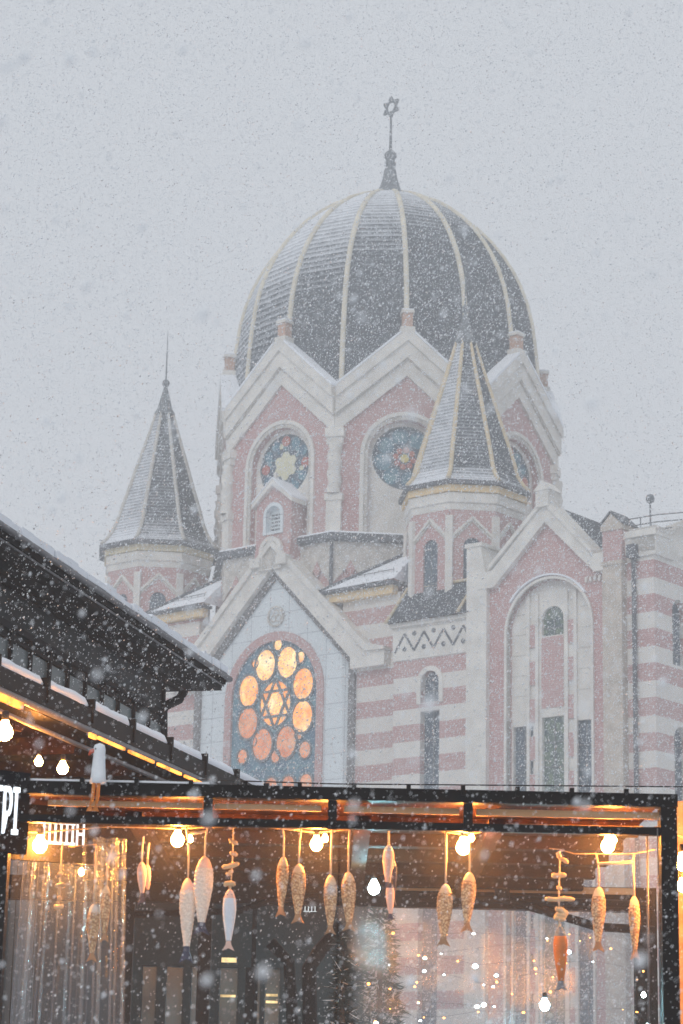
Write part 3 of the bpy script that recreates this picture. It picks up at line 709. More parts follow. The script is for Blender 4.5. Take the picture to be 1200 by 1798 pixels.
# ================================================================ FRONT CANOPY
YC = 8.3; YR = 11.0
zt = 2.80
can = thing('glazed_canopy', 'dark steel framed terrace canopy with clear film walls across the foreground', 'canopy')
mb = MB()
mb.box(-1.16, 1.212, YC, YC+.07, zt-.045, zt, 0); 
for j in range(12): mb.box(-1.10+.193*j, -1.085+.193*j, YC-.006, YC+.02, zt-.02, zt+.014, 0)
mb.box(-1.16, 1.16, YC+.005, YC+.04, zt-.146, zt-.118, 0)
mb.build('front_beam', M_beam, can)
M_warmwood = woodmat('honey_timber', (.36, .20, .10), (.60, .36, .20), 0, 6)
mb = MB(); mb.box(-1.02, -.47, YC+.032, YC+.045, zt-.083, zt-.062, 0); mb.box(-.43, -.05, YC+.032, YC+.045, zt-.083, zt-.062, 0)
mb.box(0.03, .44, YC+.032, YC+.045, zt-.085, zt-.062, 0); mb.box(.50, 1.15, YC+.032, YC+.045, zt-.087, zt-.062, 0)
mb.build('timber_batten', M_warmwood, can)
for x in (-.45, -.01, .47): mb = MB(); mb.box(x-.016, x+.016, YC-.003, YC+.03, zt-.15, zt-.048, 0); mb.build('bracket', M_beam, can)
mb = MB(); mb.box(1.150, 1.208, YC-.004, YC+.08, 0, zt-.048, 0); mb.build('post', M_beam, can)
mb = MB(); mb.box(-1.24, -1.15, YC+.02, YC+.1, 0, 2.62, 0); mb.build('post', M_beam, can)
mb = MB(); mb.box(-1.16, 1.15, YC+.08, YR+.1, zt-.035, zt-.005, 0)
for j in range(5): mb.box(-1.155, 1.14, YC+.5+.5*j, YC+.58+.5*j, zt-.085, zt-.036, 0)
for x in (-.72, .1, .58): mb.box(x-.03, x+.03, YC+.1, YR, zt-.125, zt-.0865, 0)
mb.build('ceiling', M_wood, can)
mb = MB(); mb.box(-1.16, -.45, YC+.015, YR+.1, zt+.003, zt+.010, 0); mb.build('snow_cap', M_snow, can)
mb = MB(); mb.box(-3.2, 1.45, YR, YR+.08, zt-.16, zt-.05, 0); 
mb.box(1.40, 1.50, YR, YR+.08, 0, zt-.05, 0); mb.box(-1.0, -.92, YR, YR+.06, 0, zt-.1, 0); mb.box(-.62, -.56, YR, YR+.06, 0, zt-.1, 0)
mb.build('rear_beam', M_beam, can)
mb = MB(); mb.box(.25, 1.40, YR-.02, YR-.002, zt-.085, zt-.055, 0); mb.build('timber_batten', M_warmwood, can)
mb = MB()
mb.tube([at(735, 1576, 10.9), at(880, 1580, 10.9), at(1145, 1590, 10.9)], .02, 6)
mb.tube([at(870, 1572, 10.88), at(930, 1592, 10.88), at(1050, 1628, 10.88), at(1150, 1634, 10.88)], .02, 6)
mb.tube([at(880, 1520, 10.86), at(883, 1580, 10.86)], .035, 8)
mb.tube([at(545, 1810, 10.9), at(543, 1700, 10.9), at(562, 1670, 10.9), at(604, 1625, 10.9)], .034, 8)
mb.tube([at(515, 1810, 10.92), at(508, 1690, 10.92), at(475, 1655, 10.92)], .028, 8)
mb.tube([at(235, 1606, 10.9), at(420, 1600, 10.9), at(480, 1580, 10.9), at(560, 1574, 10.9)], .016, 6)
mb.build('brace', M_beam, can)
# film walls
def filmmat(name, trans, glossy, diff, rough=.12, tint=(.8, .85, .9), wav=1.2):
    m = bpy.data.materials.new(name); m.use_nodes = True; n = m.node_tree; n.nodes.clear()
    out = N_(n, 'ShaderNodeOutputMaterial'); tr = N_(n, 'ShaderNodeBsdfTransparent'); tr.inputs[0].default_value = (.97, .98, .99, 1)
    gl_ = N_(n, 'ShaderNodeBsdfGlossy'); gl_.inputs['Roughness'].default_value = rough
    df = N_(n, 'ShaderNodeBsdfDiffuse'); df.inputs[0].default_value = (*tint, 1); tl = N_(n, 'ShaderNodeBsdfTranslucent'); tl.inputs[0].default_value = (*tint, 1)
    h = noise(n, wav, 3); bp_ = N_(n, 'ShaderNodeBump'); bp_.inputs['Strength'].default_value = .5; bp_.inputs['Distance'].default_value = .08; n.links.new(h, bp_.inputs['Height']); n.links.new(bp_.outputs[0], gl_.inputs['Normal'])
    m1 = N_(n, 'ShaderNodeMixShader'); m1.inputs[0].default_value = .5; n.links.new(df.outputs[0], m1.inputs[1]); n.links.new(tl.outputs[0], m1.inputs[2])
    m2 = N_(n, 'ShaderNodeMixShader'); m2.inputs[0].default_value = glossy/(glossy+diff); n.links.new(m1.outputs[0], m2.inputs[1]); n.links.new(gl_.outputs[0], m2.inputs[2])
    m3 = N_(n, 'ShaderNodeMixShader'); n.links.new(ramp(n, noise(n, 2.3, 5), .3, .7, min(1, (1-trans)*.6), min(1, (1-trans)*1.4)), m3.inputs[0])
    n.links.new(tr.outputs[0], m3.inputs[1]); n.links.new(m2.outputs[0], m3.inputs[2]); n.links.new(m3.outputs[0], out.inputs[0])
    return m
def hazyfilm(name):      # clear plastic that scatters a little of what shines through it, and mirrors a little
    m = bpy.data.materials.new(name); m.use_nodes = True; n = m.node_tree; n.nodes.clear()
    out = N_(n, 'ShaderNodeOutputMaterial'); tr = N_(n, 'ShaderNodeBsdfTransparent'); tr.inputs[0].default_value = (.97, .98, .985, 1)
    rf1 = N_(n, 'ShaderNodeBsdfRefraction'); rf1.inputs['IOR'].default_value = 1.001; rf1.inputs['Roughness'].default_value = .54
    tl = N_(n, 'ShaderNodeBsdfTranslucent'); tl.inputs[0].default_value = (.9, .9, .9, 1)
    gl_ = N_(n, 'ShaderNodeBsdfGlossy'); gl_.inputs['Roughness'].default_value = .08
    def mix(f, a, b):
        q = N_(n, 'ShaderNodeMixShader'); q.inputs[0].default_value = f; n.links.new(a.outputs[0], q.inputs[1]); n.links.new(b.outputs[0], q.inputs[2]); return q
    sc = mix(.09, rf1, tl); a_ = mix(.17, tr, sc); b_ = mix(.03, a_, gl_); n.links.new(b_.outputs[0], out.inputs[0]); return m
M_film = hazyfilm('hazy_film')
M_film2 = filmmat('misted_film', .74, .04, .22, .2, (.30, .38, .46))
M_film3 = filmmat('creased_curtain_film', .84, .10, .16, .22, (.46, .56, .70), 5)
n3 = M_film3.node_tree; lw = n3.nodes.new('ShaderNodeLayerWeight'); lw.inputs['Blend'].default_value = .55
m3n = [q for q in n3.nodes if q.type == 'MIX_SHADER' and q.outputs[0].is_linked and q.outputs[0].links[0].to_node.type == 'OUTPUT_MATERIAL'][0]
old = m3n.inputs[0].links[0].from_socket
n3.links.new(math_(n3, 'MINIMUM', math_(n3, 'ADD', old, ramp(n3, lw.outputs['Facing'], .25, .95, 0, .5)), .9), m3n.inputs[0])
def sheet(x0, x1, y, z0, z1, nx, amp, freq, seed, fan=0.):
    m = MB(); nz = 10; ph = random.Random(seed).random()*6; g = []
    for i in range(nx+1):
        u = i/nx; col_ = []
        for j in range(nz+1):
            v = j/nz; xx = x0+(x1-x0)*u + fan*(1-v)*(u-.5)
            yy = y + amp*(sin(freq*u*6.28+ph+.6*v)+.5*sin(freq*2.3*u*6.28+ph*2))*(.4+.6*(1-v))
            col_.append(m.vert((xx, yy, z0+(z1-z0)*v)))
        g.append(col_)
    for i in range(nx):
        for j in range(nz): m.face((g[i][j], g[i+1][j], g[i+1][j+1], g[i][j+1]), 0, True)
    return m
sheet(-1.14, .015, YC+.078, 0, zt-.11, 30, .002, 3, 1).build('film_wall', M_film, can)
sheet(.02, 1.148, YC+.080, 0, zt-.11, 30, .002, 3, 2).build('film_wall', M_film, can)
sheet(.02, 1.42, YR+.04, 0, zt-.16, 20, .006, 3, 3).build('rear_film', M_film2, can)
cur = sheet(-1.13, -.76, YC+.30, 0, zt-.16, 110, .035, 6, 4, .16).build('plastic_curtain', M_film3)
tag(cur, 'gathered translucent plastic curtain hanging in folds at left', 'curtain')

# black left strip post with leaning fold, right strip
mb = MB(); mb.tube([at(1137, 1462, 8.42), at(1140, 1810, 8.42)], .004, 5); mb.tube([at(1155, 1455, 8.28), at(1160, 1810, 8.28)], .002, 4); mb.build('film_zip', M_gut, can)

# ================================================================ LIGHT BULBS
def bulbmat(name, st): return emit(name, (1.0, .36, .065), st)
M_bulb = bulbmat('glowing_bulb', 640.)
M_sock = simple('black_plastic', (.02, .02, .02), .5, .1, 5)
def bulb(px, py, Y, r, label, st=None, group='warm bulbs strung under the canopy'):
    c = at(px, py, Y); t = thing('light_bulb', label, 'light bulb', (c.x, c.y, c.z), 0, group)
    m = MB(); m.lathe([(.001, -r*1.05), (r*.45, -r*.95), (r*.85, -r*.55), (r, 0), (r*.86, r*.5), (r*.5, r*1.0), (r*.4, r*1.4)], 14, smooth=True)
    m.build('glass_bulb', st or M_bulb, t)
    m = MB(); m.lathe([(r*.42, r*1.45), (r*.46, r*1.5), (r*.46, r*2.4), (r*.3, r*2.6)], 10, smooth=True); m.build('socket', M_sock, t)
    return t
Bp = [(70, 1485, 8.49, .026, 'large glowing bulb at the top of the plastic curtain at far left'),
      (102, 1502, 8.62, .014, 'small bulb just right of the large bulb above the curtain'),
      (143, 1532, 8.7, .011, 'small low bulb glowing in front of the plastic curtain'),
      (312, 1475, 8.49, .024, 'glowing bulb left of the two large pale hanging fish'),
      (334, 1474, 8.62, .011, 'tiny bulb touching the cord of the large pale hanging fish'),
      (556, 1483, 8.49, .022, 'glowing bulb between two pairs of woven fish near the middle'),
      (571, 1473, 8.62, .012, 'small bulb beside the middle glowing bulb'),
      (814, 1488, 8.49, .026, 'glowing bulb left of the cord of the woven fish right of centre'),
      (828, 1472, 8.62, .012, 'small bulb up and right of the bulb right of centre'),
      (1068, 1486, 8.49, .024, 'glowing bulb above the crossbar twine at right'),
      (1078, 1476, 8.62, .012, 'small bulb overlapping the bulb above the crossbar twine'),
      (1199, 1516, 8.4, .026, 'upper glowing bulb beyond the right post'),
      (1199, 1556, 8.5, .020, 'lower glowing bulb beyond the right post')]
for b_ in Bp: bulb(*b_)
for px, py, Y, r, lb in ((8, 1286, 10.6, .038, 'largest glowing bulb under the sloping terrace roof at the left edge'),
                         (68, 1338, 12.2, .022, 'small bulb under the terrace roof, left of its neighbour'),
                         (110, 1350, 11.8, .028, 'medium bulb under the terrace roof near the white bird figure')):
    bulb(px, py, Y, r, lb, None, 'warm bulbs under the terrace roof')
M_white_led = emit('white_lamp', (.42, .85, 1.0), 380.)
for px, py, Y, r, lb in ((657, 1560, 9.6, .024, 'cool white lamp behind the film next to the painted fish'),
                         (957, 1766, 9.8, .02, 'cool white lamp low behind the film at right'),
                         (1131, 1748, 9.0, .008, 'small white lamp beside the right post')):
    bulb(px, py, Y, r, lb, M_white_led, 'cool white lamps behind the film')
# wires
mb = MB(); 
wp = [(58, 1440), (130, 1441), (180, 1441)], [(120, 1487), (170, 1483)], [(700, 1447), (780, 1453), (812, 1446), (1130, 1452)], [(965, 1490), (983, 1492), (1010, 1500), (1110, 1500), (1150, 1492)]
for ln in wp: mb.tube([at(x, y, 8.48) for x, y in ln], .0022, 5)
mb.tube([at(x, y, 8.50) for x, y in ((0, 1460), (70, 1462), (190, 1452), (312, 1455), (440, 1450), (556, 1462), (690, 1450), (814, 1465), (940, 1452), (1068, 1464), (1160, 1452), (1220, 1480))], .003, 5)
tag(mb.build('lamp_wire', simple('twine', (.42, .30, .18), .9, .2, 40)), 'thin cord strung below the canopy beam', 'wire')
mb = MB()
mb.tube([(-3, 14, at(600, 1368, 14).z), (0, 14, at(600, 1374, 14).z-.01), (4, 14, at(600, 1362, 14).z)], .004, 4)
tag(mb.build('overhead_cable', M_sock), 'thin black cable above the canopy beam in front of the facade', 'cable')

# ================================================================ HANGING FISH
M_twine = simple('cotton_twine', (.62, .52, .38), .9, .2, 90, bmp=.4)
def weave(name, c1, c2, sc=60):
    m, n, b = newmat(name); v = N_(n, 'ShaderNodeTexVoronoi'); v.inputs['Scale'].default_value = sc*2.2
    n.links.new(N_(n, 'ShaderNodeTexCoord').outputs['Object'], v.inputs['Vector'])
    n.links.new(mixc(n, ramp(n, v.outputs['Distance'], .1, .75), c1, c2), b.inputs['Base Color']); b.inputs['Roughness'].default_value = .85
    bump(n, b, v.outputs['Distance'], -.6, .006); return m
M_weave = weave('woven_fish', (.84, .62, .38), (.30, .16, .075))
M_pale = weave('pale_painted_scales', (.86, .78, .68), (.66, .58, .50), 70)
M_head = simple('carved_wood_head', (.74, .56, .36), .8, .2, 30)
M_tailb = simple('navy_paint', (.035, .045, .085), .6, .3, 30)
M_tailw = simple('wooden_tail', (.34, .20, .11), .8, .25, 30)
M_orange = simple('orange_paint', (.50, .17, .035), .5, .3, 14, bmp=.1)
M_greyp = simple('grey_blue_paint', (.13, .17, .21), .6, .3, 20)
M_smooth = simple('pale_blue_paint', (.62, .70, .78), .6, .08, 12)
M_pinkp = simple('blush_paint', (.72, .50, .42), .6, .1, 12)
M_bird = simple('white_feather_paint', (.70, .74, .78), .8, .06, 14)
def fish(px, ys, yt, yb, wpx, label, body=M_weave, head=M_head, tail=M_tailw, pxs=None, scales=True, lean=0, Y=8.47, group=None, rotz=None, gape=.16):
    if rotz is None: rotz = random.uniform(-.5, .5)
    top = at(px, yt, Y); s_ = (at(px, yt, Y)-at(px, yb, Y)).length; bot = at(px+lean, yb, Y)
    hook = at(pxs if pxs else px, ys, Y); L_ = top.z-bot.z; wd = wpx*.00206*.5
    t = thing('hanging_fish', label, 'hanging fish', (top.x, top.y, top.z), rotz, group)
    lx = bot.x-top.x
    P_ = [(0, .22), (.03, .45), (.08, .66), (.16, .86), (.22, .98), (.34, 1.04), (.48, 1.0), (.62, .88), (.76, .72), (.88, .55), (.95, .46), (1, .40)]
    def rad(t_):
        for (t0, r0_), (t1, r1) in zip(P_, P_[1:]):
            if t_ <= t1: return r0_+(r1-r0_)*(t_-t0)/(t1-t0)
        return P_[-1][1]
    Lb = L_*(1-gape); n = 20; st = 46; m = MB(); rings = []
    for i in range(st+1):
        u = i/st; rr = rad(u)*wd; ring_ = []
        for k in range(n):
            an = 2*pi*k/n; q = 1.
            if scales and u > .17:
                ph = (u*15 + .5*(k % 4 >= 2)) % 1.; q = 1.0+.13*(1-ph)-.07
            ring_.append(m.vert((lx*u + rr*q*cos(an), rr*q*.62*sin(an), -Lb*u)))
        rings.append(ring_)
    for i in range(st):
        for k in range(n): m.face((rings[i][k], rings[i+1][k], rings[i+1][(k+1)%n], rings[i][(k+1)%n]), 0 if i/st > .17 else 1, not scales or i/st < .17)
    m.face(rings[0], 1); m.face(rings[-1][::-1], 0)
    bd = m.build('body', [body, head], t)
    m = MB(); fr = lambda a, d, z: (lx+a, d, z)
    m.plate(fr, [(-.30*wd, -Lb*.99), (.30*wd, -Lb*.99), (.45*wd, -Lb-.4*(L_-Lb)), (.92*wd, -L_), (0, -L_+.28*(L_-Lb)), (-.92*wd, -L_), (-.45*wd, -Lb-.4*(L_-Lb))][::-1], (), -.004, .004, 0)
    m.build('tail', tail, t)
    m = MB(); hx, hz = hook.x-top.x, hook.z-top.z
    m.tube([(hx, 0, hz), (hx*.3 if pxs else 0, 0, hz*.72), (0, 0, hz*.5), (0, 0, -.006)], .0038, 6)
    m.build('cord', M_twine, t)
    m = MB()
    if scales: return t
    for sg in (-1, 1): m.lathe([(.001, -.0015), (.002, 0), (.001, .0015)], 8, 0, (sg*wd*.32, -wd*.42), smooth=True)
    for i_ in range(len(m.v)): x, y, z = m.v[i_]; m.v[i_] = (x, y, z-.09*L_)
    m.build('eye', M_sock, t)
    return t
G2 = 'woven fish hanging from the canopy beam'
fish(165, 1485, 1588, 1690, 21, 'lower left woven fish in front of the plastic curtain', lean=-4, group=G2, pxs=169)
fish(187, 1486, 1555, 1655, 17, 'slim woven fish right beside the lowest one at the curtain', lean=-4, group=G2, pxs=199)
fish(249, 1470, 1514, 1590, 17, 'small left cream fish with navy tail in a tight pair', M_pinkp, M_pinkp, M_tailb, scales=False, pxs=252, group='small cream fish', gape=.28)
fish(259, 1480, 1518, 1580, 12, 'small right cream fish with navy tail in a tight pair', M_pinkp, M_pinkp, M_tailb, scales=False, pxs=262, Y=8.50, group='small cream fish', gape=.28)
fish(330, 1443, 1543, 1692, 28, 'large pale scaled fish with navy tail, the lower of two', M_pale, M_pinkp, M_tailb, pxs=325, lean=-3, group='large pale fish', gape=.2)
fish(360, 1442, 1505, 1642, 33, 'large pale scaled fish with navy tail, the higher of two', M_pale, M_pinkp, M_tailb, pxs=367, lean=-7, Y=8.45, group='large pale fish')
fish(404, 1555, 1562, 1670, 23, 'smooth pale blue fish below a driftwood string', M_smooth, M_pinkp, M_pinkp, lean=-3, scales=False)
fish(498, 1439, 1505, 1610, 22, 'left woven fish of the pair tied by a short crossbar', pxs=493, lean=-5, group=G2)
fish(525, 1440, 1518, 1622, 27, 'right woven fish of the pair tied by a short crossbar', pxs=534, lean=-2, group=G2)
fish(581, 1440, 1537, 1642, 23, 'woven fish right of the middle bulb with a long cord', pxs=585, lean=-1, group=G2)
fish(612, 1440, 1532, 1636, 25, 'woven fish above the dark branch with a brown forked tail', pxs=615, lean=1, group=G2)
fish(683, 1444, 1484, 1562, 20, 'upper smooth blush fish in a painted cluster', M_pinkp, M_smooth, M_tailb, pxs=686, scales=False, lean=-2, group='painted cluster fish')
fish(691, 1500, 1510, 1590, 13, 'black and white painted fish at the side of the cluster', M_tailb, M_pinkp, M_tailb, pxs=688, scales=False, Y=8.49, group='painted cluster fish')
fish(685, 1540, 1550, 1616, 15, 'lowest blush fish with navy tail in the painted cluster', M_pinkp, M_tailb, M_tailb, scales=False, Y=8.46, lean=1, group='painted cluster fish')
fish(783, 1454, 1553, 1663, 27, 'woven fish left of the bulb right of centre, hanging lower', lean=-4, group=G2)
fish(825, 1440, 1532, 1638, 26, 'woven fish right of the bulb right of centre, hanging higher', lean=-5, group=G2)
fish(984, 1622, 1628, 1741, 25, 'orange fish with grey head and tail below the stick string', M_orange, M_greyp, M_greyp, scales=False, lean=2)
fish(1052, 1500, 1558, 1672, 25, 'left woven fish tied to the long crossbar at right', pxs=1047, lean=-1, group=G2)
fish(1114, 1500, 1574, 1686, 20, 'right woven fish tied to the long crossbar near the post', lean=2, group=G2)
# crossbars
for x0, y0, x1, y1, lb in ((498, 1455, 527, 1455, 'short horizontal twine joining the cords of two woven fish'), (335, 1464, 364, 1459, 'short slanting twine joining the cords of two pale fish'), (1050, 1517, 1113, 1513, 'long pale stick joining the cords of two woven fish at right')):
    mb = MB(); mb.tube([at(x0, y0, 8.46), at((x0+x1)/2, (y0+y1)/2+1, 8.46), at(x1, y1, 8.46)], .005, 6)
    tag(mb.build('crossbar', M_twine), lb, 'crossbar')
M_drift = simple('driftwood', (.66, .48, .28), .9, .2, 25, bmp=.5)
def garland(label, cord, sticks, Y=8.47):
    t = thing('driftwood_garland', label, 'garland')
    m = MB(); m.tube([at(x, y, Y) for x, y in cord], .003, 5); m.build('cord', M_twine, t)
    for x0, y0, x1, y1, r in sticks:
        m = MB(); a_, b_ = at(x0, y0, Y-.01), at(x1, y1, Y-.01)
        pts_ = [a_+(b_-a_)*u + Vector((0, 0, .0015*sin(9*u+x0))) for u in (0, .12, .35, .65, .9, 1)]
        m.tube(pts_, [r*.6, r, r*.9, r*1.05, r*.85, r*.5], 8); m.build('stick', M_drift, t)
garland('driftwood string between the large pale fish and the first woven pair', [(410, 1437), (409, 1500), (405, 1560)],
        [(403, 1455, 415, 1449, .008), (406, 1440, 410, 1452, .007), (402, 1475, 417, 1482, .008), (404, 1497, 417, 1502, .008), (390, 1524, 420, 1517, .0095), (397, 1537, 410, 1529, .008), (393, 1552, 414, 1552, .010)])
garland('stick string with a wide crosspiece above the orange fish', [(984, 1494), (982, 1560), (982, 1628)],
        [(980, 1496, 984, 1508, .009), (984, 1507, 999, 1515, .008), (969, 1538, 995, 1537, .010), (979, 1560, 987, 1560, .009), (957, 1579, 1010, 1579, .009), (975, 1596, 990, 1598, .009), (984, 1597, 998, 1606, .010), (973, 1612, 994, 1614, .010), (976, 1605, 996, 1609, .010)])
garland('dim driftwood string hanging in front of the curtain below the left bulb', [(110, 1480), (107, 1520), (104, 1600)],
        [(97, 1555, 115, 1553, .007), (102, 1575, 108, 1580, .007), (95, 1593, 112, 1592, .009), (102, 1534, 110, 1536, .008)])
# bird figure
bc = at(172, 1376, 8.24)
bird = thing('bird_figurine', 'white bird figurine with red beak and orange legs hanging on the beam', 'figurine', (bc.x, bc.y, bc.z))
mb = MB(); mb.lathe([(.002, -.004), (.030, .0), (.026, .03), (.023, .07), (.021, .10), (.022, .12), (.018, .136), (.002, .143)], 14, smooth=True)
mb.build('body', M_bird, bird)
mb = MB(); mb.tube([(-.015, -.005, .115), (-.028, -.008, .112), (-.036, -.01, .098)], [.009, .008, .003], 8); mb.build('beak', simple('red_paint', (.55, .10, .05), .5), bird)
mb = MB(); mb.lathe([(.001, -.003), (.003, 0), (.001, .003)], 6, 0, (-.012, -.019)); 
for i_ in range(len(mb.v)): x, y, z = mb.v[i_]; mb.v[i_] = (x, y, z+.12)
mb.build('eye', M_sock, bird)
for sg in (-1, 1):
    mb = MB(); mb.tube([(sg*.008-.004, -.014, .0), (sg*.009-.007, -.015, -.06), (sg*.01-.012, -.02, -.078)], [.007, .0065, .004], 7)
    mb.plate(lambda a, d, z: (a-.012, d-.018, z), [(sg*.01-.012, -.10), (sg*.01+.012, -.10), (sg*.01, -.072)], (), -.003, .003, 0)
    mb.build('leg', M_orange, bird)

# ================================================================ SIGNS
M_sign = emit('backlit_letters', (.85, .93, 1.0), 1.3)
def text_mesh(body, size, name, parent, mtx, mat):
    cu = bpy.data.curves.new('txt', 'FONT'); cu.body = body; cu.size = size; cu.extrude = size*.02
    o = bpy.data.objects.new('txt', cu); COL.objects.link(o); dg = bpy.context.evaluated_depsgraph_get()
    me = bpy.data.meshes.new_from_object(o.evaluated_get(dg)); bpy.data.objects.remove(o)
    me.transform(mtx); me.materials.clear(); me.materials.append(mat)
    q = bpy.data.objects.new(name, me); COL.objects.link(q); q.parent = parent; return q
def sign(px0, py0, px1, py1, txt, hpx, Y0, Y1, label):
    a_ = at(px0, py0, Y0); b_ = at(px1, py1, Y1); xd = (b_-a_); xd.z = 0; wl3 = xd.length; xd.normalize(); h = hpx*Y0/4130
    t = thing('lit_sign', label, 'sign')
    nm = xd.cross(Vector((0, 0, 1)))
    mt = Matrix((xd, Vector((0, 0, 1)), nm)).transposed().to_4x4(); mt.translation = a_
    o = text_mesh(txt, 1., 'letters', t, Matrix.Identity(4), M_sign)
    xs = [v.co.x for v in o.data.vertices]; ys = [v.co.y for v in o.data.vertices]
    sc = Matrix.Diagonal((wl3/(max(xs)-min(xs)), h/(max(ys)-min(ys)), .3, 1)); o.data.transform(mt @ sc @ Matrix.Translation((-min(xs), -min(ys), 0)))
    m = MB(); fr = lambda a, d, z: tuple(a_ + xd*a - nm*d + Vector((0, 0, z)))
    m.box(-.1, wl3+.06, .03, .06, -.06, h+.06, 0, fr); m.build('board', M_soff, t)
    return t
sign(-13, 1462, 30, 1470, 'ГРІ', 84, 8.21, 8.27, 'white backlit letters on a dark board cut by the left edge')
sign(72, 1481, 147, 1486, 'ІІІІІІН', 40, 8.5, 8.56, 'small slanting white glowing letters, a sign reflected in the film, behind the left bulb')  # sign reflection in the film, built as glowing letters

# ================================================================ THINGS BEHIND THE FILM
M_kiosk = simple('teal_grey_boards', (.018, .042, .052), .6, .4, 2.5, detail=8)
kio = thing('kiosk', 'dark teal shop front with tall panes seen through the film at lower left', 'kiosk')
YK = 15.5
def kx(px): return at(px, 1700, YK).x
zk = at(420, 1560, YK).z
mb = MB(); xs = [(250, 275), (292, 322), (336, 364), (386, 418), (432, 458), (466, 492)]
holes = [[(kx(a_), .9), (kx(b_), .9), (kx(b_), at(0, 1690, YK).z), (kx(a_), at(0, 1690, YK).z)] for a_, b_ in xs]
kf = lambda a, d, z: (a, YK-d, z)
mb.plate(kf, [(kx(60), 0), (kx(640), 0), (kx(640), zk), (kx(60), zk)], holes, -.1, 0, 0); mb.box(kx(60), kx(640), YK+.5, YK+3, 0, zk, 0)
kw = mb.build('wall', M_kiosk, kio)
mb = MB(); mb.box(kx(50), kx(650), YK-.35, YK+3.1, zk, zk+.12, 0); mb.build('roof', M_beam, kio)
M_kglass = simple('dim_shop_glass', (.10, .18, .21), .25, .5, 3, spec=.6)
for j, h_ in enumerate(holes):
    mb = MB(); mb.plate(kf, h_, (), -.08, -.05, 0); mb.box(h_[0][0], h_[1][0], YK+.02, YK+.04, 2.0, 2.05, 1)
    o = mb.build('window', [M_kglass, M_beam], kio)
    if j in (3, 5):
        mb = MB(); q = 1678 if j == 3 else 1740
        for dy in ((0, 4, 65) if j == 3 else (0, 12)):
            z_ = at(0, q+dy, YK).z; mb.box(h_[0][0]+.01, h_[1][0]-.01, YK-.01, YK+.01, z_, z_+.015, 0)
        mb.build('shelf_light', emit('shelf_light_glow', (1, .75, .35), 1.6, 14, .2), o)
# bright far windows seen in the dark interior
E_cool = emit('cool_lit_window', (.85, .97, 1.), 1.2, 6, .5)
for x0, y0, x1, y1, lb in ((372, 1532, 421, 1555, 'wide cool lit window behind the driftwood string'), (533, 1572, 557, 1600, 'square cool lit window beyond the woven pair')):
    a_, b_ = at(x0, y1, 11.6), at(x1, y0, 11.6); t = thing('lit_window', lb, 'window', group='cool lit windows')
    m = MB(); m.box(a_.x, b_.x, 11.6, 11.63, a_.z, b_.z, 0); m.build('pane', E_cool, t)
    m = MB(); n_ = 4
    for j in range(n_+1): xx = a_.x+(b_.x-a_.x)*j/n_; m.box(xx-.006, xx+.006, 11.58, 11.6, a_.z, b_.z, 0)
    m.box(a_.x-.02, b_.x+.02, 11.57, 11.6, b_.z, b_.z+.02, 0); m.build('frame', M_beam, t)
# trees
def needlemat(name, c): return simple(name, c, .8, .45, 25)
def fir(label, px, ytop, Y, half, n, mat, seed, ground=0.):
    c = at(px, ytop, Y); t = thing('fir_tree', label, 'tree', (c.x, c.y, ground)); rr = random.Random(seed)
    m = MB(); m.tube([(0, 0, 0), (.01, 0, c.z*.5), (0, 0, c.z)], [.05, .035, .006], 8); m.build('trunk', simple('bark', (.06, .045, .035), .9, .4, 20), t)
    m = MB(); H = c.z
    for i in range(n):
        u = rr.random()**.8; z = H*(1-u*.85); rad_ = half*(.10+.90*u); an = rr.random()*2*pi
        rr_ = rad_*(.35+.65*rr.random()); p = Vector((rr_*cos(an), rr_*sin(an), z-.35*rr_+rr.gauss(0, .015)))
        d = Vector((cos(an+rr.gauss(0, .5)), sin(an+rr.gauss(0, .5)), rr.gauss(-.1, .45))).normalized(); L_ = .03+.05*rr.random()
        s_ = d.cross(Vector((rr.gauss(0,1), rr.gauss(0,1), 1))).normalized()*(.004+.004*rr.random()); k = 1 if rr.random() < .10 else 0
        m.poly([p-s_, p+s_, p+d*L_], k)
    m.build('crown', [mat, M_snow], t); return t
fir('dark snow dusted fir top standing by the curved brace', 603, 1632, 10.2, .10, 5200, needlemat('dark_needles', (.02, .03, .03)), 5)
fir('blurred green fir behind the film with fairy lights', 668, 1590, 12.4, .42, 9000, needlemat('green_needles', (.035, .085, .07)), 6)
# amber fairy lights; the white beads are film reflection smears, modelled as glowing
M_fo = emit('amber_fairy', (1., .40, .08), 9.); M_smear = emit('white_reflection_smear', (.8, .95, 1.), 14.)
fl = thing('fairy_light_string', 'string of tiny amber fairy lights and glowing white reflection smears behind the film', 'fairy lights')
rr = random.Random(11); pos = []
for i in range(46):
    px = 640+500*rr.random(); py = 1620+180*rr.random()**.8; pos.append((px, py, rr.random() < .8, rr))
for px, py in ((775, 1675), (835, 1697), (780, 1712), (850, 1730), (838, 1768), (850, 1765), (868, 1768), (832, 1640), (1000, 1672)): pos.append((px, py, False, rr))
pos.sort(key=lambda q: (int(q[1]/30), q[0]*(1 if int(q[1]/30) % 2 else -1)))
m = MB(); m.tube([at(q[0], q[1]-2, 10.7) for q in pos], .0006, 3); m.build('wire', M_sock, fl)
for px, py, am, _ in pos:
    c = at(px, py, 10.68); r = (.003+.004*rr.random() if am else .004+.010*rr.random()**1.5); e_ = rr.uniform(.4, 1.); m = MB()
    m.lathe([(.0003, c.z-r*e_), (r*.8, c.z-r*.5*e_), (r, c.z), (r*.7, c.z+r*.6*e_), (.0003, c.z+r*e_)], 8, 0, (c.x, c.y), smooth=True); m.build('bulb_or_smear', M_fo if am else M_smear, fl)
# amber lit wall beyond the right post
mb = MB(); mb.box(1.26, 1.9, 8.9, 8.95, 1.2, 2.86, 0)
rw = tag(mb.build('timber_wall', M_warmwood), 'honey coloured timber wall lit by bulbs beyond the right post', 'wall')

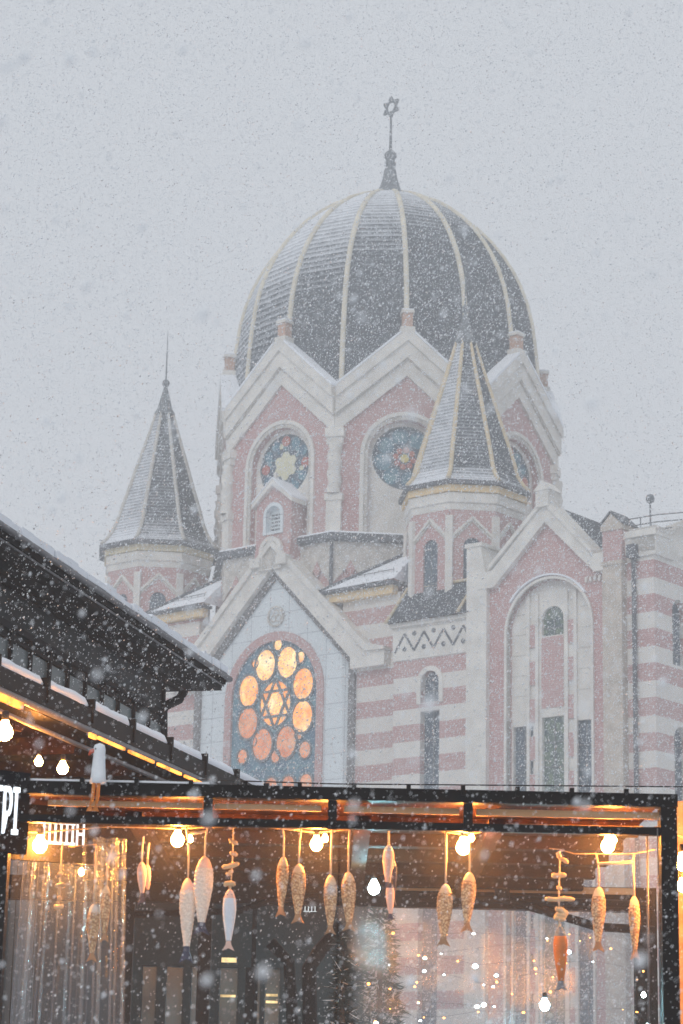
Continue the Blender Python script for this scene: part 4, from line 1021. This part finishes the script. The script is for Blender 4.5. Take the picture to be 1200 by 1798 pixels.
# ================================================================ FALLING SNOW
def snow():
    n = 340000
    u = rng.random(n)
    Y = np.where(u < .0013, 1.1+1.2*rng.random(n), np.where(u < .12, 2.4+5.6*rng.random(n)**.7, np.where(u < .45, 8.0+16*rng.random(n)**.8, 20+70*rng.random(n)**.8)))
    x = (rng.random(n)*2-1)*(.17*Y+.3); z = 1.6+Y*(.02+.50*rng.random(n))
    keep = ~((z < 2.88) & (Y > 8.15) & (Y < 13)); keep &= ~((z < 4.0) & (Y > 8.15) & (Y < 17) & (x < -.4))
    keep &= ~((Y > 80) & (z < 30))
    x, Y, z = x[keep], Y[keep], z[keep]; n = len(x)
    rpx = np.clip(rng.lognormal(-.2, .42, n), .4, 2.2)
    r = np.minimum(rpx*Y/4130*1.0, .0105); r = np.maximum(r, .0009)
    near = Y < 8.2; r[near] = np.clip(rng.lognormal(-6.9, .45, near.sum()), .0005, .0026)
    lens = Y < 2.4; r[lens] = rng.uniform(.0014, .0034, lens.sum())
    base = np.array([(1,0,0),(-1,0,0),(0,1,0),(0,-1,0),(0,0,1.35),(0,0,-1.35)], float)
    jit = 1+.35*(rng.random((n, 6, 1))-.5)
    th = rng.random(n)*6.28; ct, st_ = np.cos(th), np.sin(th)
    b_ = base[None]*jit; bx = b_[..., 0]*ct[:, None]-b_[..., 1]*st_[:, None]; by_ = b_[..., 0]*st_[:, None]+b_[..., 1]*ct[:, None]
    bz = b_[..., 2]; bx = bx + .3*bz
    V = np.stack([bx, by_, bz], -1)*r[:, None, None] + np.stack([x, Y, z], -1)[:, None]
    fc = np.array([(0,2,4),(2,1,4),(1,3,4),(3,0,4),(2,0,5),(1,2,5),(3,1,5),(0,3,5)])
    Fc = (fc[None]+6*np.arange(n)[:, None, None]).reshape(-1)
    me = bpy.data.meshes.new('falling_snow'); nf = len(Fc)//3
    me.vertices.add(n*6); me.vertices.foreach_set('co', V.reshape(-1)); me.loops.add(len(Fc)); me.loops.foreach_set('vertex_index', Fc.astype(np.int32))
    me.polygons.add(nf); me.polygons.foreach_set('loop_start', np.arange(0, len(Fc), 3, dtype=np.int32)); me.polygons.foreach_set('use_smooth', np.ones(nf, bool))
    me.update(calc_edges=True)
    m, nn, b = newmat('snowflake'); b.inputs['Base Color'].default_value = (.82, .85, .88, 1); b.inputs['Roughness'].default_value = .9
    me.materials.append(m); o = bpy.data.objects.new('falling_snow', me); COL.objects.link(o); tag(o, kind='stuff')
    o['label'] = 'falling snowflakes filling the air'; o['category'] = 'snow'
snow()
# ================================================================ HAZE
mb = MB(); mb.box(-70, 80, -20, 160, -1, 53)
hz = mb.build('haze', None); hz.data.materials.clear()
m = bpy.data.materials.new('haze'); m.use_nodes = True; n = m.node_tree; n.nodes.clear()
o_ = N_(n, 'ShaderNodeOutputMaterial'); v = N_(n, 'ShaderNodeVolumePrincipled'); v.inputs['Color'].default_value = (.96, .97, .985, 1); v.inputs['Density'].default_value = .0038
n.links.new(v.outputs[0], o_.inputs['Volume']); hz.data.materials.append(m); tag(hz, kind='stuff')
hz.visible_shadow = True
